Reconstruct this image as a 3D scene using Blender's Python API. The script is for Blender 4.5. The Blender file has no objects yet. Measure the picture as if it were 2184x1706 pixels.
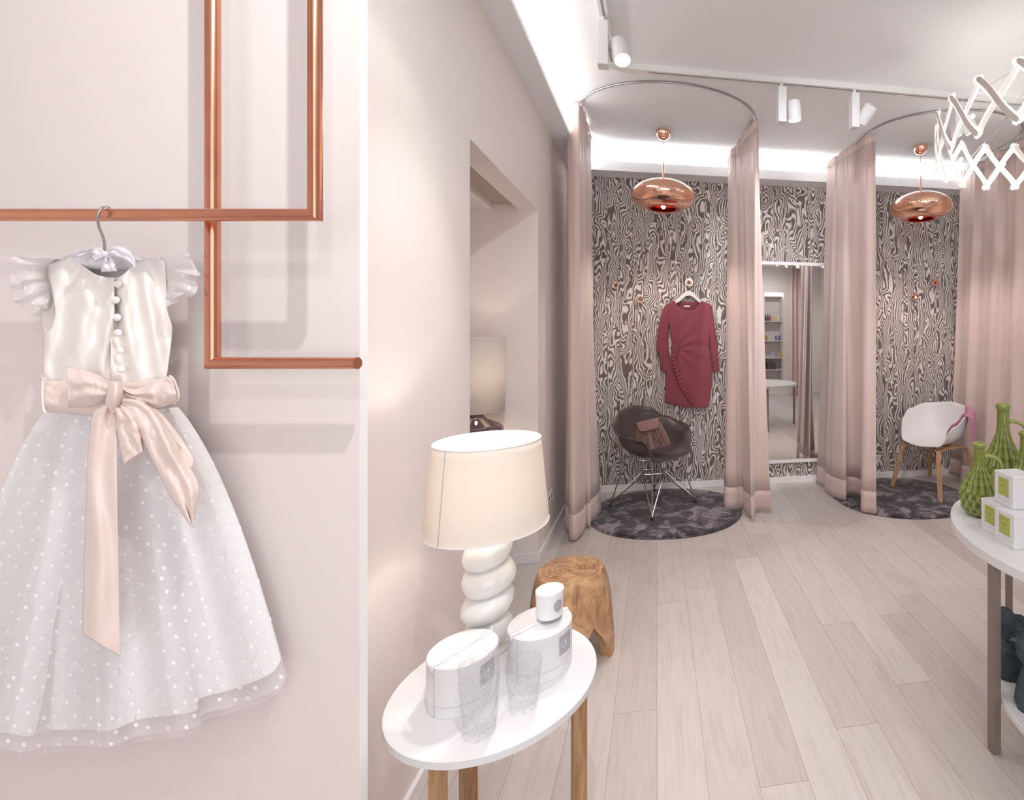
import bpy, bmesh, math, random
from math import sin, cos, pi, atan, atan2, sqrt, radians
from mathutils import Vector, Matrix, noise

# ------------------------------------------------------------------ camera, exposure, world, large lights
C = bpy.context.scene.collection
SC = bpy.context.scene
FX, CX, CY, EYE = 1026.0, 1570.0, 715.0, 1.45           # focal length and principal point in pixels, eye height in metres
YAW = atan((CX - 1401.0) / FX)
CT, ST = cos(YAW), sin(YAW)
cam_d = bpy.data.cameras.new('camera'); cam = bpy.data.objects.new('camera', cam_d); C.objects.link(cam)
cam.location = (0, 0, EYE); cam.rotation_euler = (pi / 2, 0, -YAW)
cam_d.sensor_fit = 'HORIZONTAL'; cam_d.sensor_width = 36.0
cam_d.lens = FX / 2184.0 * 36.0
cam_d.shift_x = (1092.0 - CX) / 2184.0
cam_d.shift_y = (CY - 853.0) / 2184.0
cam_d.clip_start = 0.02
SC.camera = cam
SC.view_settings.view_transform = 'Standard'; SC.view_settings.look = 'None'
SC.view_settings.gamma = 1.0; SC.view_settings.exposure = 0.04; SC.view_settings.use_curve_mapping = False
cy = SC.cycles
cy.max_bounces = 10; cy.diffuse_bounces = 5; cy.glossy_bounces = 5; cy.transmission_bounces = 8; cy.transparent_max_bounces = 24
cy.sample_clamp_indirect = 6.0; cy.caustics_reflective = False; cy.caustics_refractive = False
cy.use_denoising = True; cy.use_adaptive_sampling = False
wd = bpy.data.worlds.new('world'); SC.world = wd; wd.use_nodes = True
wd.node_tree.nodes['Background'].inputs[0].default_value = (0.9, 0.95, 1.0, 1)
wd.node_tree.nodes['Background'].inputs[1].default_value = 0.6

def cw(lat, Z): return (lat * CT + Z * ST, Z * CT - lat * ST)
def at(x, y, Z):
    lat = (x - CX) / FX * Z
    X, Y = cw(lat, Z); return Vector((X, Y, EYE + (CY - y) / FX * Z))
def atz(x, y, z): return at(x, y, (z - EYE) * FX / (CY - y))
def atY(x, y, Y):
    k = (x - CX) / FX; return at(x, y, Y / (CT - k * ST))

def light(name, kind, loc, energy, color=(1, 1, 1), size=0.1, size_y=None, aim=None, spot=None, blend=0.5, spread=None):
    d = bpy.data.lights.new(name, kind); d.energy = energy; d.color = color
    if kind == 'AREA':
        d.size = size
        d.shape = 'RECTANGLE' if size_y else 'DISK'
        if size_y: d.size_y = size_y
        if spread: d.spread = spread
    else:
        d.shadow_soft_size = size
    if kind == 'SPOT': d.spot_size = radians(spot); d.spot_blend = blend
    o = bpy.data.objects.new(name, d); C.objects.link(o); o.location = loc
    if aim is not None:
        o.rotation_euler = (Vector(aim) - Vector(loc)).to_track_quat('-Z', 'Y').to_euler()
    return o

WARM = (1.0, 0.93, 0.87); NEUT = (1.0, 0.982, 0.968); COOL = (0.93, 0.96, 1.0)
# large unseen area light added behind the camera as soft fill
light('camera_side_fill', 'AREA', (0.5, -2.2, 1.65), 49, COOL, 3.4, 2.4, aim=(0.3, 5, 1.3))
# LED strips lying in the two ceiling coves
light('cove_light_back', 'AREA', (1.75, 4.50, 2.95), 17, (1, .985, .965), 4.8, 0.06, aim=(1.75, 4.50, 3.3))
light('cove_light_left', 'AREA', (-0.685, 2.7, 2.93), 7, (1, .98, .95), 0.08, 3.2, aim=(-0.685, 2.7, 3.3))
# track spots just above the frame; the room spots are added fill without fixtures
light('spot_table', 'SPOT', (-0.16, 1.95, 2.86), 44, NEUT, 0.03, aim=(-0.42, 1.2, .5), spot=62, blend=.6)
L0 = Vector((*cw(-0.075, 0.30), 2.80))
light('spot_dress', 'SPOT', L0, 58, NEUT, 0.018, aim=at(330, 900, 1.0), spot=110, blend=.7)
light('curtain_fill_spot', 'SPOT', (0.5, 1.4, 2.95), 84, COOL, 0.05, aim=(1.5, 3.9, 1.9), spot=62, blend=.8)  # added to brighten the curtain right of the mirror, no fixture
light('room_fill_spot_b', 'SPOT', (1.9, 0.9, 2.95), 26, NEUT, 0.05, aim=(1.9, 1.9, 0.5), spot=100, blend=.9)
light('room_fill_spot_c', 'SPOT', (0.3, -0.9, 2.95), 26, NEUT, 0.06, aim=(-0.6, 0.9, 1.1), spot=110, blend=.9)
light('spot_wall', 'SPOT', (-0.10, 0.95, 2.86), 14, NEUT, 0.03, aim=(-0.75, 1.75, 1.0), spot=62, blend=.35)

# ------------------------------------------------------------------ materials
def S(r, g, b):                                          # display 0-255 to linear
    f = lambda c: (c / 255 / 12.92) if c / 255 <= .04045 else ((c / 255 + .055) / 1.055) ** 2.4
    return (f(r), f(g), f(b), 1)
def mat(name, col=(.8, .8, .8, 1), rough=.5, metal=0, **kw):
    m = bpy.data.materials.new(name); m.use_nodes = True
    p = m.node_tree.nodes['Principled BSDF']
    p.inputs['Base Color'].default_value = col; p.inputs['Roughness'].default_value = rough; p.inputs['Metallic'].default_value = metal
    names = dict(spec='Specular IOR Level', sheen='Sheen Weight', coat='Coat Weight', trans='Transmission Weight', ior='IOR', alpha='Alpha', sub='Subsurface Weight', aniso='Anisotropic')
    for k, v in kw.items():
        if k == 'emit': p.inputs['Emission Color'].default_value = v[0]; p.inputs['Emission Strength'].default_value = v[1]
        else: p.inputs[names[k]].default_value = v
    return m
class N:                                                 # small node-graph helper
    def __init__(s, m): s.m = m; s.t = m.node_tree; s.p = s.t.nodes.get('Principled BSDF')
    def n(s, kind, **kw):
        x = s.t.nodes.new(kind)
        for k, v in kw.items(): setattr(x, k, v)
        return x
    def l(s, a, b): s.t.links.new(a, b)
    def math(s, op, a, b=None, c=None):
        x = s.n('ShaderNodeMath', operation=op)
        for i, v in enumerate((a, b, c)):
            if v is None: continue
            if isinstance(v, (int, float)): x.inputs[i].default_value = v
            else: s.l(v, x.inputs[i])
        return x.outputs[0]
    def ramp(s, fac, stops):
        x = s.n('ShaderNodeValToRGB'); e = x.color_ramp.elements
        while len(e) < len(stops): e.new(0.5)
        for q, (pos, c) in zip(e, stops): q.position = pos; q.color = c
        s.l(fac, x.inputs[0]); return x.outputs[0]
    def obj(s):
        t = s.n('ShaderNodeTexCoord'); return t.outputs['Object']
    def xyz(s, v):
        x = s.n('ShaderNodeSeparateXYZ'); s.l(v, x.inputs[0]); return x.outputs
    def comb(s, x, y, z=0):
        c = s.n('ShaderNodeCombineXYZ')
        for i, v in enumerate((x, y, z)):
            if isinstance(v, (int, float)): c.inputs[i].default_value = v
            else: s.l(v, c.inputs[i])
        return c.outputs[0]
    def noise(s, vec, scale, detail=3, rough=.5, dist=0):
        x = s.n('ShaderNodeTexNoise'); x.inputs['Scale'].default_value = scale; x.inputs['Detail'].default_value = detail
        x.inputs['Roughness'].default_value = rough; x.inputs['Distortion'].default_value = dist
        s.l(vec, x.inputs['Vector']); return x.outputs['Fac']
    def white(s, vec):
        x = s.n('ShaderNodeTexWhiteNoise', noise_dimensions='2D'); s.l(vec, x.inputs['Vector']); return x.outputs['Value']
    def mix(s, fac, a, b, mode='MIX'):
        x = s.n('ShaderNodeMix', data_type='RGBA', blend_type=mode)
        for i, v in ((0, fac), (6, a), (7, b)):
            if isinstance(v, (int, float)): x.inputs[i].default_value = v
            elif isinstance(v, tuple): x.inputs[i].default_value = v
            else: s.l(v, x.inputs[i])
        return x.outputs[2]
    def bump(s, h, strength=.2, dist=.01):
        b = s.n('ShaderNodeBump'); b.inputs['Strength'].default_value = strength; b.inputs['Distance'].default_value = dist
        s.l(h, b.inputs['Height']); s.l(b.outputs[0], s.p.inputs['Normal'])

def mk_paint(name, col, rough=.6):
    m = mat(name, col, rough, spec=.3); g = N(m)
    v = g.noise(g.obj(), 90, 2); g.bump(v, .03, .002); return m
M = {}
M['wall'] = mk_paint('pink_white_paint', S(242, 234, 231))
M['display'] = mk_paint('display_wall_paint', S(238, 228, 225))
M['ceiling'] = mk_paint('white_ceiling_paint', S(248, 249, 251))
M['white'] = mat('white_lacquer', S(230, 229, 231), .35)
M['whitegloss'] = mat('white_gloss', S(236, 235, 233), .12, coat=.3)
M['trim'] = mat('white_trim', S(246, 243, 246), .35)
M['edge'] = mat('white_edge_strip', (.985, .985, .985, 1), .6)
M['taupe'] = mat('taupe_shade_tone', S(186, 170, 160), .6)
M['steel'] = mat('brushed_steel', S(190, 186, 184), .25, 1)
M['chrome'] = mat('chrome', S(225, 222, 222), .08, 1)
M['black'] = mat('black_rubber', S(30, 28, 30), .5)
M['cable'] = mat('grey_cable', S(150, 148, 146), .4)
M['dark'] = mat('dark_print', S(90, 95, 60), .6)

m = mat('whitewashed_oak_floor', rough=.33, spec=.35); g = N(m); M['floor'] = m
X, Y, _ = g.xyz(g.obj()); bw = .163
fx = g.math('DIVIDE', X, bw); idx = g.math('FLOOR', fx); off = g.white(g.comb(idx, 3.3))
fy = g.math('ADD', g.math('DIVIDE', Y, 1.75), g.math('MULTIPLY', off, 7.0)); idy = g.math('FLOOR', fy)
tone = g.white(g.comb(idx, idy)); tone2 = g.white(g.comb(g.math('ADD', idx, 17.3), idy))
gv = g.comb(g.math('ADD', X, g.math('MULTIPLY', tone, 9)), g.math('ADD', g.math('MULTIPLY', Y, .10), g.math('MULTIPLY', tone2, 5)), tone)
grain = g.noise(gv, 34, 5, .6, 1.2); fine = g.noise(g.comb(X, g.math('MULTIPLY', Y, .03), tone), 240, 2, .5)
base = g.ramp(tone, [(0, S(199, 189, 183)), (.5, S(209, 200, 196)), (1, S(218, 211, 207))])
gr = g.ramp(grain, [(.30, S(218, 208, 202)), (.52, S(250, 248, 246)), (.75, S(255, 255, 255))])
col = g.mix(.42, base, gr, 'MULTIPLY')
col = g.mix(g.math('MULTIPLY', fine, .10), col, S(248, 246, 246))
sx = g.math('ABSOLUTE', g.math('SUBTRACT', g.math('FRACT', fx), .5)); sy = g.math('ABSOLUTE', g.math('SUBTRACT', g.math('FRACT', fy), .5))
seam = g.math('MAXIMUM', g.math('GREATER_THAN', sx, .4915), g.math('GREATER_THAN', sy, .4991))
col = g.mix(g.math('MULTIPLY', seam, .5), col, S(140, 124, 116)); g.l(col, g.p.inputs['Base Color'])
g.bump(g.math('SUBTRACT', grain, g.math('MULTIPLY', seam, .8)), .12, .002)

m = mat('zebra_wood_wallpaper', rough=.7, spec=.2); g = N(m); M['paper'] = m
X, Y, Z = g.xyz(g.obj()); bw = .1135
fx = g.math('DIVIDE', X, bw); idx = g.math('FLOOR', fx)
r1 = g.white(g.comb(idx, 1.7)); r2 = g.white(g.comb(idx, 8.1))
vx = g.math('ADD', X, g.math('MULTIPLY', r1, 37)); vz = g.math('ADD', Z, g.math('MULTIPLY', r2, 53))
n1 = g.noise(g.comb(vx, g.math('MULTIPLY', vz, .42)), 9.0, 1.2, .45, .5)
n2 = g.noise(g.comb(vx, vz), 46, 2, .5)
ph = g.math('ADD', g.math('MULTIPLY', n1, 11.5), g.math('ADD', g.math('MULTIPLY', n2, .55), g.math('MULTIPLY', X, 42)))
s1 = g.math('SINE', g.math('MULTIPLY', ph, 6.2832))
th = g.math('MULTIPLY', g.math('SUBTRACT', g.noise(g.comb(vx, g.math('MULTIPLY', vz, .5)), 20, 2), .5), 1.1)
st = g.ramp(g.math('ADD', g.math('MULTIPLY', g.math('ADD', s1, th), 1.1), .40), [(0, (0, 0, 0, 1)), (1, (1, 1, 1, 1))])
ed = g.math('GREATER_THAN', g.math('ABSOLUTE', g.math('SUBTRACT', g.math('FRACT', fx), .5)), .482)
col = g.mix(st, S(118, 108, 104), S(234, 225, 220)); col = g.mix(g.math('MULTIPLY', ed, .85), col, S(112, 102, 98))
g.l(col, g.p.inputs['Base Color'])

def fabric(name, col, rough=.55, sheen=.3, transl=0.0, bump=.08, bscale=900, spec=.35):
    m = mat(name, col, rough, sheen=sheen, spec=spec); g = N(m)
    g.bump(g.noise(g.obj(), bscale, 1), bump, .001)
    if transl:
        out = g.t.nodes['Material Output']; tb = g.n('ShaderNodeBsdfTranslucent'); tb.inputs[0].default_value = col
        mx = g.n('ShaderNodeMixShader'); mx.inputs[0].default_value = transl
        g.l(g.p.outputs[0], mx.inputs[1]); g.l(tb.outputs[0], mx.inputs[2]); g.l(mx.outputs[0], out.inputs[0])
    return m
M['curtain'] = fabric('dusty_pink_curtain_satin', S(228, 206, 199), .42, .4, .08)
M['hem'] = fabric('curtain_hem_double_cloth', S(222, 199, 193), .45, .4, .04)
M['satin'] = fabric('ivory_satin', S(254, 248, 243), .36, .3, .05, .05, 1400, .5)
M['sash'] = fabric('blush_dupion_silk', S(246, 227, 219), .36, .3, .05, .10, 700, .5)
M['whitesatin'] = fabric('lilac_white_satin', S(238, 234, 242), .22, .2, 0, .03, 900, .6)
M['lining'] = fabric('skirt_lining_net', S(252, 250, 252), .8, .1, .1)
M['burgundy'] = fabric('burgundy_crepe', S(142, 72, 83), .75, .2, 0, .15, 500, .2)
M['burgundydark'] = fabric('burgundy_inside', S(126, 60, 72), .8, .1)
M['scarf'] = fabric('rose_wool', S(190, 130, 150), .85, .4, 0, .3, 400, .2)
M['mauve'] = fabric('mauve_leather', S(134, 98, 94), .55, .1, 0, .15, 600)
m = mat('dark_suede_fringe', rough=.8, sheen=.2); g = N(m); M['fringe'] = m
X, Y, Z = g.xyz(g.obj())
g.l(g.ramp(g.noise(g.comb(g.math('MULTIPLY', X, 1), Y, g.math('MULTIPLY', Z, .06)), 260, 2), [(.35, S(74, 50, 50)), (.65, S(164, 126, 118))]), g.p.inputs['Base Color'])

def tulle(name, base_a, dots=True, col=S(240, 236, 240)):
    m = bpy.data.materials.new(name); m.use_nodes = True; g = N(m); t = g.t
    p = g.p; p.inputs['Base Color'].default_value = col; p.inputs['Roughness'].default_value = .8; p.inputs['Sheen Weight'].default_value = .3
    uv = g.n('ShaderNodeTexCoord').outputs['UV']; X, Y, _ = g.xyz(uv)
    mesh = g.math('MULTIPLY', g.math('ADD', g.math('SINE', g.math('MULTIPLY', g.math('ADD', X, Y), 2600)), g.math('SINE', g.math('MULTIPLY', g.math('SUBTRACT', X, Y), 2600))), .10)
    a = g.math('ADD', mesh, base_a)
    if dots:
        sp = .0285
        row = g.math('FLOOR', g.math('DIVIDE', Y, sp)); sh = g.math('MULTIPLY', g.math('MODULO', row, 2.0), .5)
        cxn = g.math('ADD', g.math('DIVIDE', X, sp * 1.25), sh); ci = g.math('FLOOR', cxn)
        jx = g.math('MULTIPLY', g.math('SUBTRACT', g.white(g.comb(ci, row)), .5), .5); jy = g.math('MULTIPLY', g.math('SUBTRACT', g.white(g.comb(row, ci)), .5), .6)
        dx = g.math('MULTIPLY', g.math('SUBTRACT', g.math('SUBTRACT', g.math('FRACT', cxn), .5), jx), sp * 1.25)
        dy = g.math('MULTIPLY', g.math('SUBTRACT', g.math('SUBTRACT', g.math('FRACT', g.math('DIVIDE', Y, sp)), .5), jy), sp)
        d = g.math('SQRT', g.math('ADD', g.math('POWER', g.math('ABSOLUTE', dx), 2.0), g.math('POWER', g.math('ABSOLUTE', dy), 2.0)))
        dot = g.math('MULTIPLY', g.math('SUBTRACT', .0058, d), 700)
        dot = g.math('MINIMUM', g.math('MAXIMUM', dot, 0.0), 1.0)
        a = g.math('MAXIMUM', a, g.math('MULTIPLY', dot, .85)); g.bump(dot, .5, .003)
        g.l(g.mix(dot, col, S(250, 250, 253)), p.inputs['Base Color'])
    tr = g.n('ShaderNodeBsdfTransparent'); mx = g.n('ShaderNodeMixShader')
    g.l(a, mx.inputs[0]); g.l(tr.outputs[0], mx.inputs[1]); g.l(p.outputs[0], mx.inputs[2])
    g.l(mx.outputs[0], t.nodes['Material Output'].inputs[0]); return m
M['tulle'] = tulle('dotted_tulle', .26, True, S(250, 247, 250))
M['net'] = tulle('plain_net', .40, False, S(232, 220, 224))
M['ruffle'] = tulle('sleeve_tulle', .55, True, S(246, 240, 240))

m = mat('copper_pipe', S(214, 146, 116), .24, 1); g = N(m); M['pipe'] = m
X, Y, Z = g.xyz(g.obj()); g.l(g.ramp(g.noise(g.obj(), 14, 4), [(.3, S(212, 148, 120)), (.7, S(224, 160, 132))]), g.p.inputs['Base Color'])
M['copper'] = mat('polished_copper', S(255, 206, 178), .04, 1)
M['copperin'] = mat('red_copper_inside', S(226, 60, 44), .3, .3)
M['bulbwarm'] = mat('warm_bulb', (1, .6, .3, 1), .3, emit=((1, .62, .32, 1), 14))
M['bulb'] = mat('halogen_bulb', (1, 1, 1, 1), .3, emit=((1, .96, .90, 1), 60))
M['lens'] = mat('lit_spot_lens', (1, 1, 1, 1), .3, emit=((1, .99, .98, 1), 9))
M['shell'] = mat('dark_brown_plastic', S(88, 78, 76), .38)
M['whiteshell'] = mat('white_plastic', S(238, 237, 238), .35)

def wood(name, c1, c2, scale=18, axis='Z', ring=False, rough=.5):
    m = mat(name, rough=rough, spec=.3); g = N(m); X, Y, Z = g.xyz(g.obj())
    if ring:
        n = g.noise(g.obj(), 7, 3, .5, .5)
        rr = g.math('SQRT', g.math('ADD', g.math('MULTIPLY', X, X), g.math('MULTIPLY', g.math('MULTIPLY', Y, Y), 1.6)))
        w = g.math('SINE', g.math('ADD', g.math('MULTIPLY', rr, 260), g.math('MULTIPLY', n, 26)))
        nz = g.noise(g.comb(X, Y, g.math('MULTIPLY', Z, .25)), scale, 5, .6, 1.4)
        k = g.math('ADD', g.math('MULTIPLY', w, .07), nz)
        g.l(g.ramp(k, [(.25, c1), (.62, c2), (.9, tuple(min(1, x * 1.15) for x in c2[:3]) + (1,))]), g.p.inputs['Base Color'])
    else:
        v = {'Z': g.comb(X, Y, g.math('MULTIPLY', Z, .08)), 'X': g.comb(g.math('MULTIPLY', X, .08), Y, Z)}[axis]
        nz = g.noise(v, scale, 4, .6, 1.0); g.l(g.ramp(nz, [(.3, c1), (.7, c2)]), g.p.inputs['Base Color'])
    g.bump(nz, .12, .002); return m
M['oak'] = wood('oak_leg', S(150, 112, 76), S(196, 158, 118), 60)
M['oaklight'] = wood('light_oak', S(186, 146, 108), S(214, 178, 142), 50)
M['stool'] = wood('carved_suar_wood', S(138, 98, 68), S(206, 164, 124), 13, ring=True, rough=.42)
M['tablemetal'] = mat('taupe_powder_coat', S(140, 126, 118), .45, .2)

m = mat('plush_rug', rough=.8, sheen=.25); g = N(m); M['rug'] = m
v = g.noise(g.obj(), 7, 5, .62, .8); v2 = g.noise(g.obj(), 40, 3, .6)
g.l(g.ramp(g.math('ADD', g.math('MULTIPLY', v, .8), g.math('MULTIPLY', v2, .22)), [(.43, S(44, 38, 47)), (.52, S(78, 69, 78)), (.60, S(146, 135, 142))]), g.p.inputs['Base Color'])
g.bump(g.math('ADD', v, v2), .5, .01)

m = bpy.data.materials.new('linen_shade'); m.use_nodes = True; g = N(m); M['shade'] = m
col = S(238, 231, 221); g.p.inputs['Base Color'].default_value = col; g.p.inputs['Roughness'].default_value = .8
tb = g.n('ShaderNodeBsdfTranslucent'); tb.inputs[0].default_value = S(250, 240, 226); mx = g.n('ShaderNodeMixShader'); mx.inputs[0].default_value = .17
g.l(g.p.outputs[0], mx.inputs[1]); g.l(tb.outputs[0], mx.inputs[2]); g.l(mx.outputs[0], g.t.nodes['Material Output'].inputs[0])
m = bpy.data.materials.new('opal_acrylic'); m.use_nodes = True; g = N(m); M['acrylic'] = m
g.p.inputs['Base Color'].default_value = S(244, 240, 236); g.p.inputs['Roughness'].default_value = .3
g.p.inputs['Emission Color'].default_value = (1, .97, .93, 1); g.p.inputs['Emission Strength'].default_value = 0.5  # bulb glow on the strips put into the material as emission
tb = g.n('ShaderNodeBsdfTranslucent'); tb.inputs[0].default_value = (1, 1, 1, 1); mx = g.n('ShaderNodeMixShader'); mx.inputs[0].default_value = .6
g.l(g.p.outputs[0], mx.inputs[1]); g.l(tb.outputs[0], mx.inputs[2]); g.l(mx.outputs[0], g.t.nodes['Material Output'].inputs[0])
M['champagne'] = mat('champagne_metal', S(214, 205, 198), .45, .3)

def clear(name, tint, alpha_mul=1.0, rough=.03, base=.07):
    m = bpy.data.materials.new(name); m.use_nodes = True; g = N(m)
    tr = g.n('ShaderNodeBsdfTransparent'); tr.inputs[0].default_value = tint
    gl = g.n('ShaderNodeBsdfGlossy'); gl.inputs['Roughness'].default_value = rough
    lw = g.n('ShaderNodeLayerWeight'); lw.inputs[0].default_value = .25
    f = g.math('ADD', g.math('MULTIPLY', lw.outputs['Facing'], .42 * alpha_mul), base); mx = g.n('ShaderNodeMixShader')
    g.l(f, mx.inputs[0]); g.l(tr.outputs[0], mx.inputs[1]); g.l(gl.outputs[0], mx.inputs[2])
    g.l(mx.outputs[0], g.t.nodes['Material Output'].inputs[0]); return m
M['glass'] = clear('clear_cut_glass', (.985, .985, .99, 1), .8, .06, .02)
m = bpy.data.materials.new('cut_crystal'); m.use_nodes = True; g = N(m); M['crystal'] = m
X, Y, Z = g.xyz(g.obj()); ang = g.math('DIVIDE', g.math('ARCTAN2', Y, X), 2 * pi / 7); zz = g.math('MULTIPLY', Z, 21)
l1 = g.math('ABSOLUTE', g.math('SUBTRACT', g.math('FRACT', g.math('ADD', ang, zz)), .5)); l2 = g.math('ABSOLUTE', g.math('SUBTRACT', g.math('FRACT', g.math('SUBTRACT', ang, zz)), .5))
ln = g.math('MINIMUM', g.math('MAXIMUM', g.math('MULTIPLY', g.math('SUBTRACT', .055, g.math('MINIMUM', l1, l2)), 30), 0.0), 1.0)
lw = g.n('ShaderNodeLayerWeight'); lw.inputs[0].default_value = .2
tr = g.n('ShaderNodeBsdfTransparent'); tr.inputs[0].default_value = (.985, .985, .99, 1)
g.p.inputs['Base Color'].default_value = (.95, .95, .97, 1); g.p.inputs['Roughness'].default_value = .12
f = g.math('ADD', g.math('ADD', .05, g.math('MULTIPLY', ln, .30)), g.math('MULTIPLY', lw.outputs['Facing'], .45)); mx = g.n('ShaderNodeMixShader')
g.l(f, mx.inputs[0]); g.l(tr.outputs[0], mx.inputs[1]); g.l(g.p.outputs[0], mx.inputs[2]); g.l(mx.outputs[0], g.t.nodes['Material Output'].inputs[0]); g.bump(ln, .8, .003)
M['plumglass'] = clear('plum_glass', S(176, 158, 172), 1.2)
M['frost'] = mat('frosted_candle_glass', S(240, 240, 243), .25)
M['wax'] = mat('candle_wax', S(250, 247, 242), .4, sub=.2)
M['mirror'] = mat('mirror_silver', (.93, .93, .92, 1), .0, 1)
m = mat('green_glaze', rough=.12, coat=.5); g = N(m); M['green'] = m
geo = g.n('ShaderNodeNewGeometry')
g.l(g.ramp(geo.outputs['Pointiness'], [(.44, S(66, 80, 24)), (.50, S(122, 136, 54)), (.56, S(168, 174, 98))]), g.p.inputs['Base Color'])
m = mat('slate_blue_cast', rough=.75); g = N(m); M['slate'] = m
v = g.noise(g.obj(), 60, 5, .65); g.l(g.ramp(v, [(.3, S(44, 54, 60)), (.65, S(76, 90, 98))]), g.p.inputs['Base Color']); g.bump(v, .6, .006)
M['limelabel'] = mat('lime_label', S(178, 184, 92), .5)
M['greylabel'] = mat('grey_label', S(176, 176, 182), .4)
M['linegrey'] = mat('grey_line', S(178, 178, 184), .6)

# ------------------------------------------------------------------ mesh helpers
class MB:
    def __init__(s): s.v = []; s.f = []; s.uv = None
    def add(s, vs, fs):
        b = len(s.v); s.v += [tuple(v) for v in vs]; s.f += [tuple(i + b for i in f) for f in fs]; return s
    def box(s, x0, x1, y0, y1, z0, z1, R=None):
        vs = [Vector((x, y, z)) for z in (z0, z1) for x, y in ((x0, y0), (x1, y0), (x1, y1), (x0, y1))]
        if R is not None: vs = [R @ v for v in vs]
        return s.add(vs, [(3, 2, 1, 0), (4, 5, 6, 7), (0, 1, 5, 4), (1, 2, 6, 5), (2, 3, 7, 6), (3, 0, 4, 7)])
    def lathe(s, prof, n=48, R=None, closed=False, mod=None, full=2 * pi):
        vs = []; fs = []; k = len(prof)
        for i in range(n):
            a = full * i / n
            for r, z in prof:
                rr = r * (mod(a, z) if mod else 1)
                v = Vector((rr * cos(a), rr * sin(a), z)); vs.append(R @ v if R is not None else v)
        for i in range(n):
            j = (i + 1) % n
            for q in range(k if closed else k - 1):
                q2 = (q + 1) % k; fs.append((i * k + q, j * k + q, j * k + q2, i * k + q2))
        return s.add(vs, fs)
    def tube(s, pts, r, n=10, cap=True, closed=False):
        pts = [Vector(p) for p in pts]; m = len(pts); rings = []
        up = Vector((0, 0, 1)); prev = None
        for i, p in enumerate(pts):
            a = pts[(i - 1) % m] if (closed or i > 0) else p; b = pts[(i + 1) % m] if (closed or i < m - 1) else p
            t = (b - a).normalized()
            if prev is None:
                u = t.cross(up)
                if u.length < 1e-3: u = t.cross(Vector((1, 0, 0)))
            else: u = prev - t * prev.dot(t)
            u.normalize(); prev = u; w = t.cross(u)
            rr = r[i] if isinstance(r, (list, tuple)) else r
            rings.append([p + (u * cos(2 * pi * q / n) + w * sin(2 * pi * q / n)) * rr for q in range(n)])
        vs = [v for g_ in rings for v in g_]; fs = []
        for i in range(m if closed else m - 1):
            j = (i + 1) % m
            for q in range(n): q2 = (q + 1) % n; fs.append((i * n + q, i * n + q2, j * n + q2, j * n + q))
        if cap and not closed: fs += [tuple(range(n))[::-1], tuple((m - 1) * n + q for q in range(n))]
        return s.add(vs, fs)
    def grid(s, P, wrap=False):
        a = len(P); b = len(P[0]); vs = [v for row in P for v in row]
        fs = [(i * b + j, i * b + (j + 1) % b, (i + 1) * b + (j + 1) % b, (i + 1) * b + j) for i in range(a - 1) for j in range(b if wrap else b - 1)]
        return s.add(vs, fs)
    def ball(s, c, r, n=16, sc=(1, 1, 1), R=None):
        c = Vector(c); P = []
        for i in range(n // 2 + 1):
            t = pi * i / (n // 2); P.append([Vector((sin(t) * cos(2 * pi * j / n) * r * sc[0], sin(t) * sin(2 * pi * j / n) * r * sc[1], cos(t) * r * sc[2])) for j in range(n)])
        if R is not None: P = [[R @ v for v in row] for row in P]
        return s.grid([[v + c for v in row] for row in P], True)
    def prism(s, poly, h0, h1, fn):                      # poly of 2D points, fn(x, y, h) -> Vector
        n = len(poly); vs = [fn(x, y, h0) for x, y in poly] + [fn(x, y, h1) for x, y in poly]
        return s.add(vs, [tuple(range(n))[::-1], tuple(range(n, 2 * n))] + [(i, (i + 1) % n, n + (i + 1) % n, n + i) for i in range(n)])
    def build(s, name, m, parent=None, smooth=True, bevel=0, solid=0, subsurf=0, origin=None, angle=40, seg=2, world=False):
        me = bpy.data.meshes.new(name); vs = s.v
        if origin is not None: o_ = Vector(origin); vs = [tuple(Vector(v) - o_) for v in vs]
        me.from_pydata(vs, [], s.f)
        if s.uv:
            L = me.uv_layers.new(name='UVMap')
            for lp in me.loops: L.data[lp.index].uv = s.uv[lp.vertex_index]
        bm = bmesh.new(); bm.from_mesh(me)
        bmesh.ops.remove_doubles(bm, verts=bm.verts, dist=1e-6)
        if not solid: bmesh.ops.recalc_face_normals(bm, faces=bm.faces)
        bm.to_mesh(me); bm.free()
        me.materials.append(m)
        o = bpy.data.objects.new(name, me); C.objects.link(o)
        if origin is not None: o.location = origin
        if parent is not None:
            o.parent = parent
            if world: o.matrix_parent_inverse = parent.matrix_basis.inverted()
        if solid: q = o.modifiers.new('solid', 'SOLIDIFY'); q.thickness = solid; q.offset = 0
        if bevel: q = o.modifiers.new('bevel', 'BEVEL'); q.width = bevel; q.segments = seg; q.limit_method = 'ANGLE'
        if subsurf: q = o.modifiers.new('sub', 'SUBSURF'); q.levels = subsurf; q.render_levels = subsurf
        if smooth:
            me.shade_smooth()
            if angle: me.set_sharp_from_angle(angle=radians(angle))
        return o
def tag(o, label, cat, group=None, kind=None):
    o['label'] = label; o['category'] = cat
    if group: o['group'] = group
    if kind: o['kind'] = kind
    return o
def thing(name, label, cat, loc=(0, 0, 0), rz=0, group=None):
    o = bpy.data.objects.new(name, None); C.objects.link(o); o.location = loc; o.rotation_euler = (0, 0, rz)
    o.empty_display_size = .05
    return tag(o, label, cat, group)
def struct(o): o['kind'] = 'structure'; return o
def dup(root, loc, label, rz=None):
    r = root.copy(); C.objects.link(r); r.location = loc; r['label'] = label
    if rz is not None: r.rotation_euler = (0, 0, rz)
    for ch in list(root.children):
        c = ch.copy(); C.objects.link(c); c.parent = r
        for gch in ch.children:
            d = gch.copy(); C.objects.link(d); d.parent = c
    return r
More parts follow.
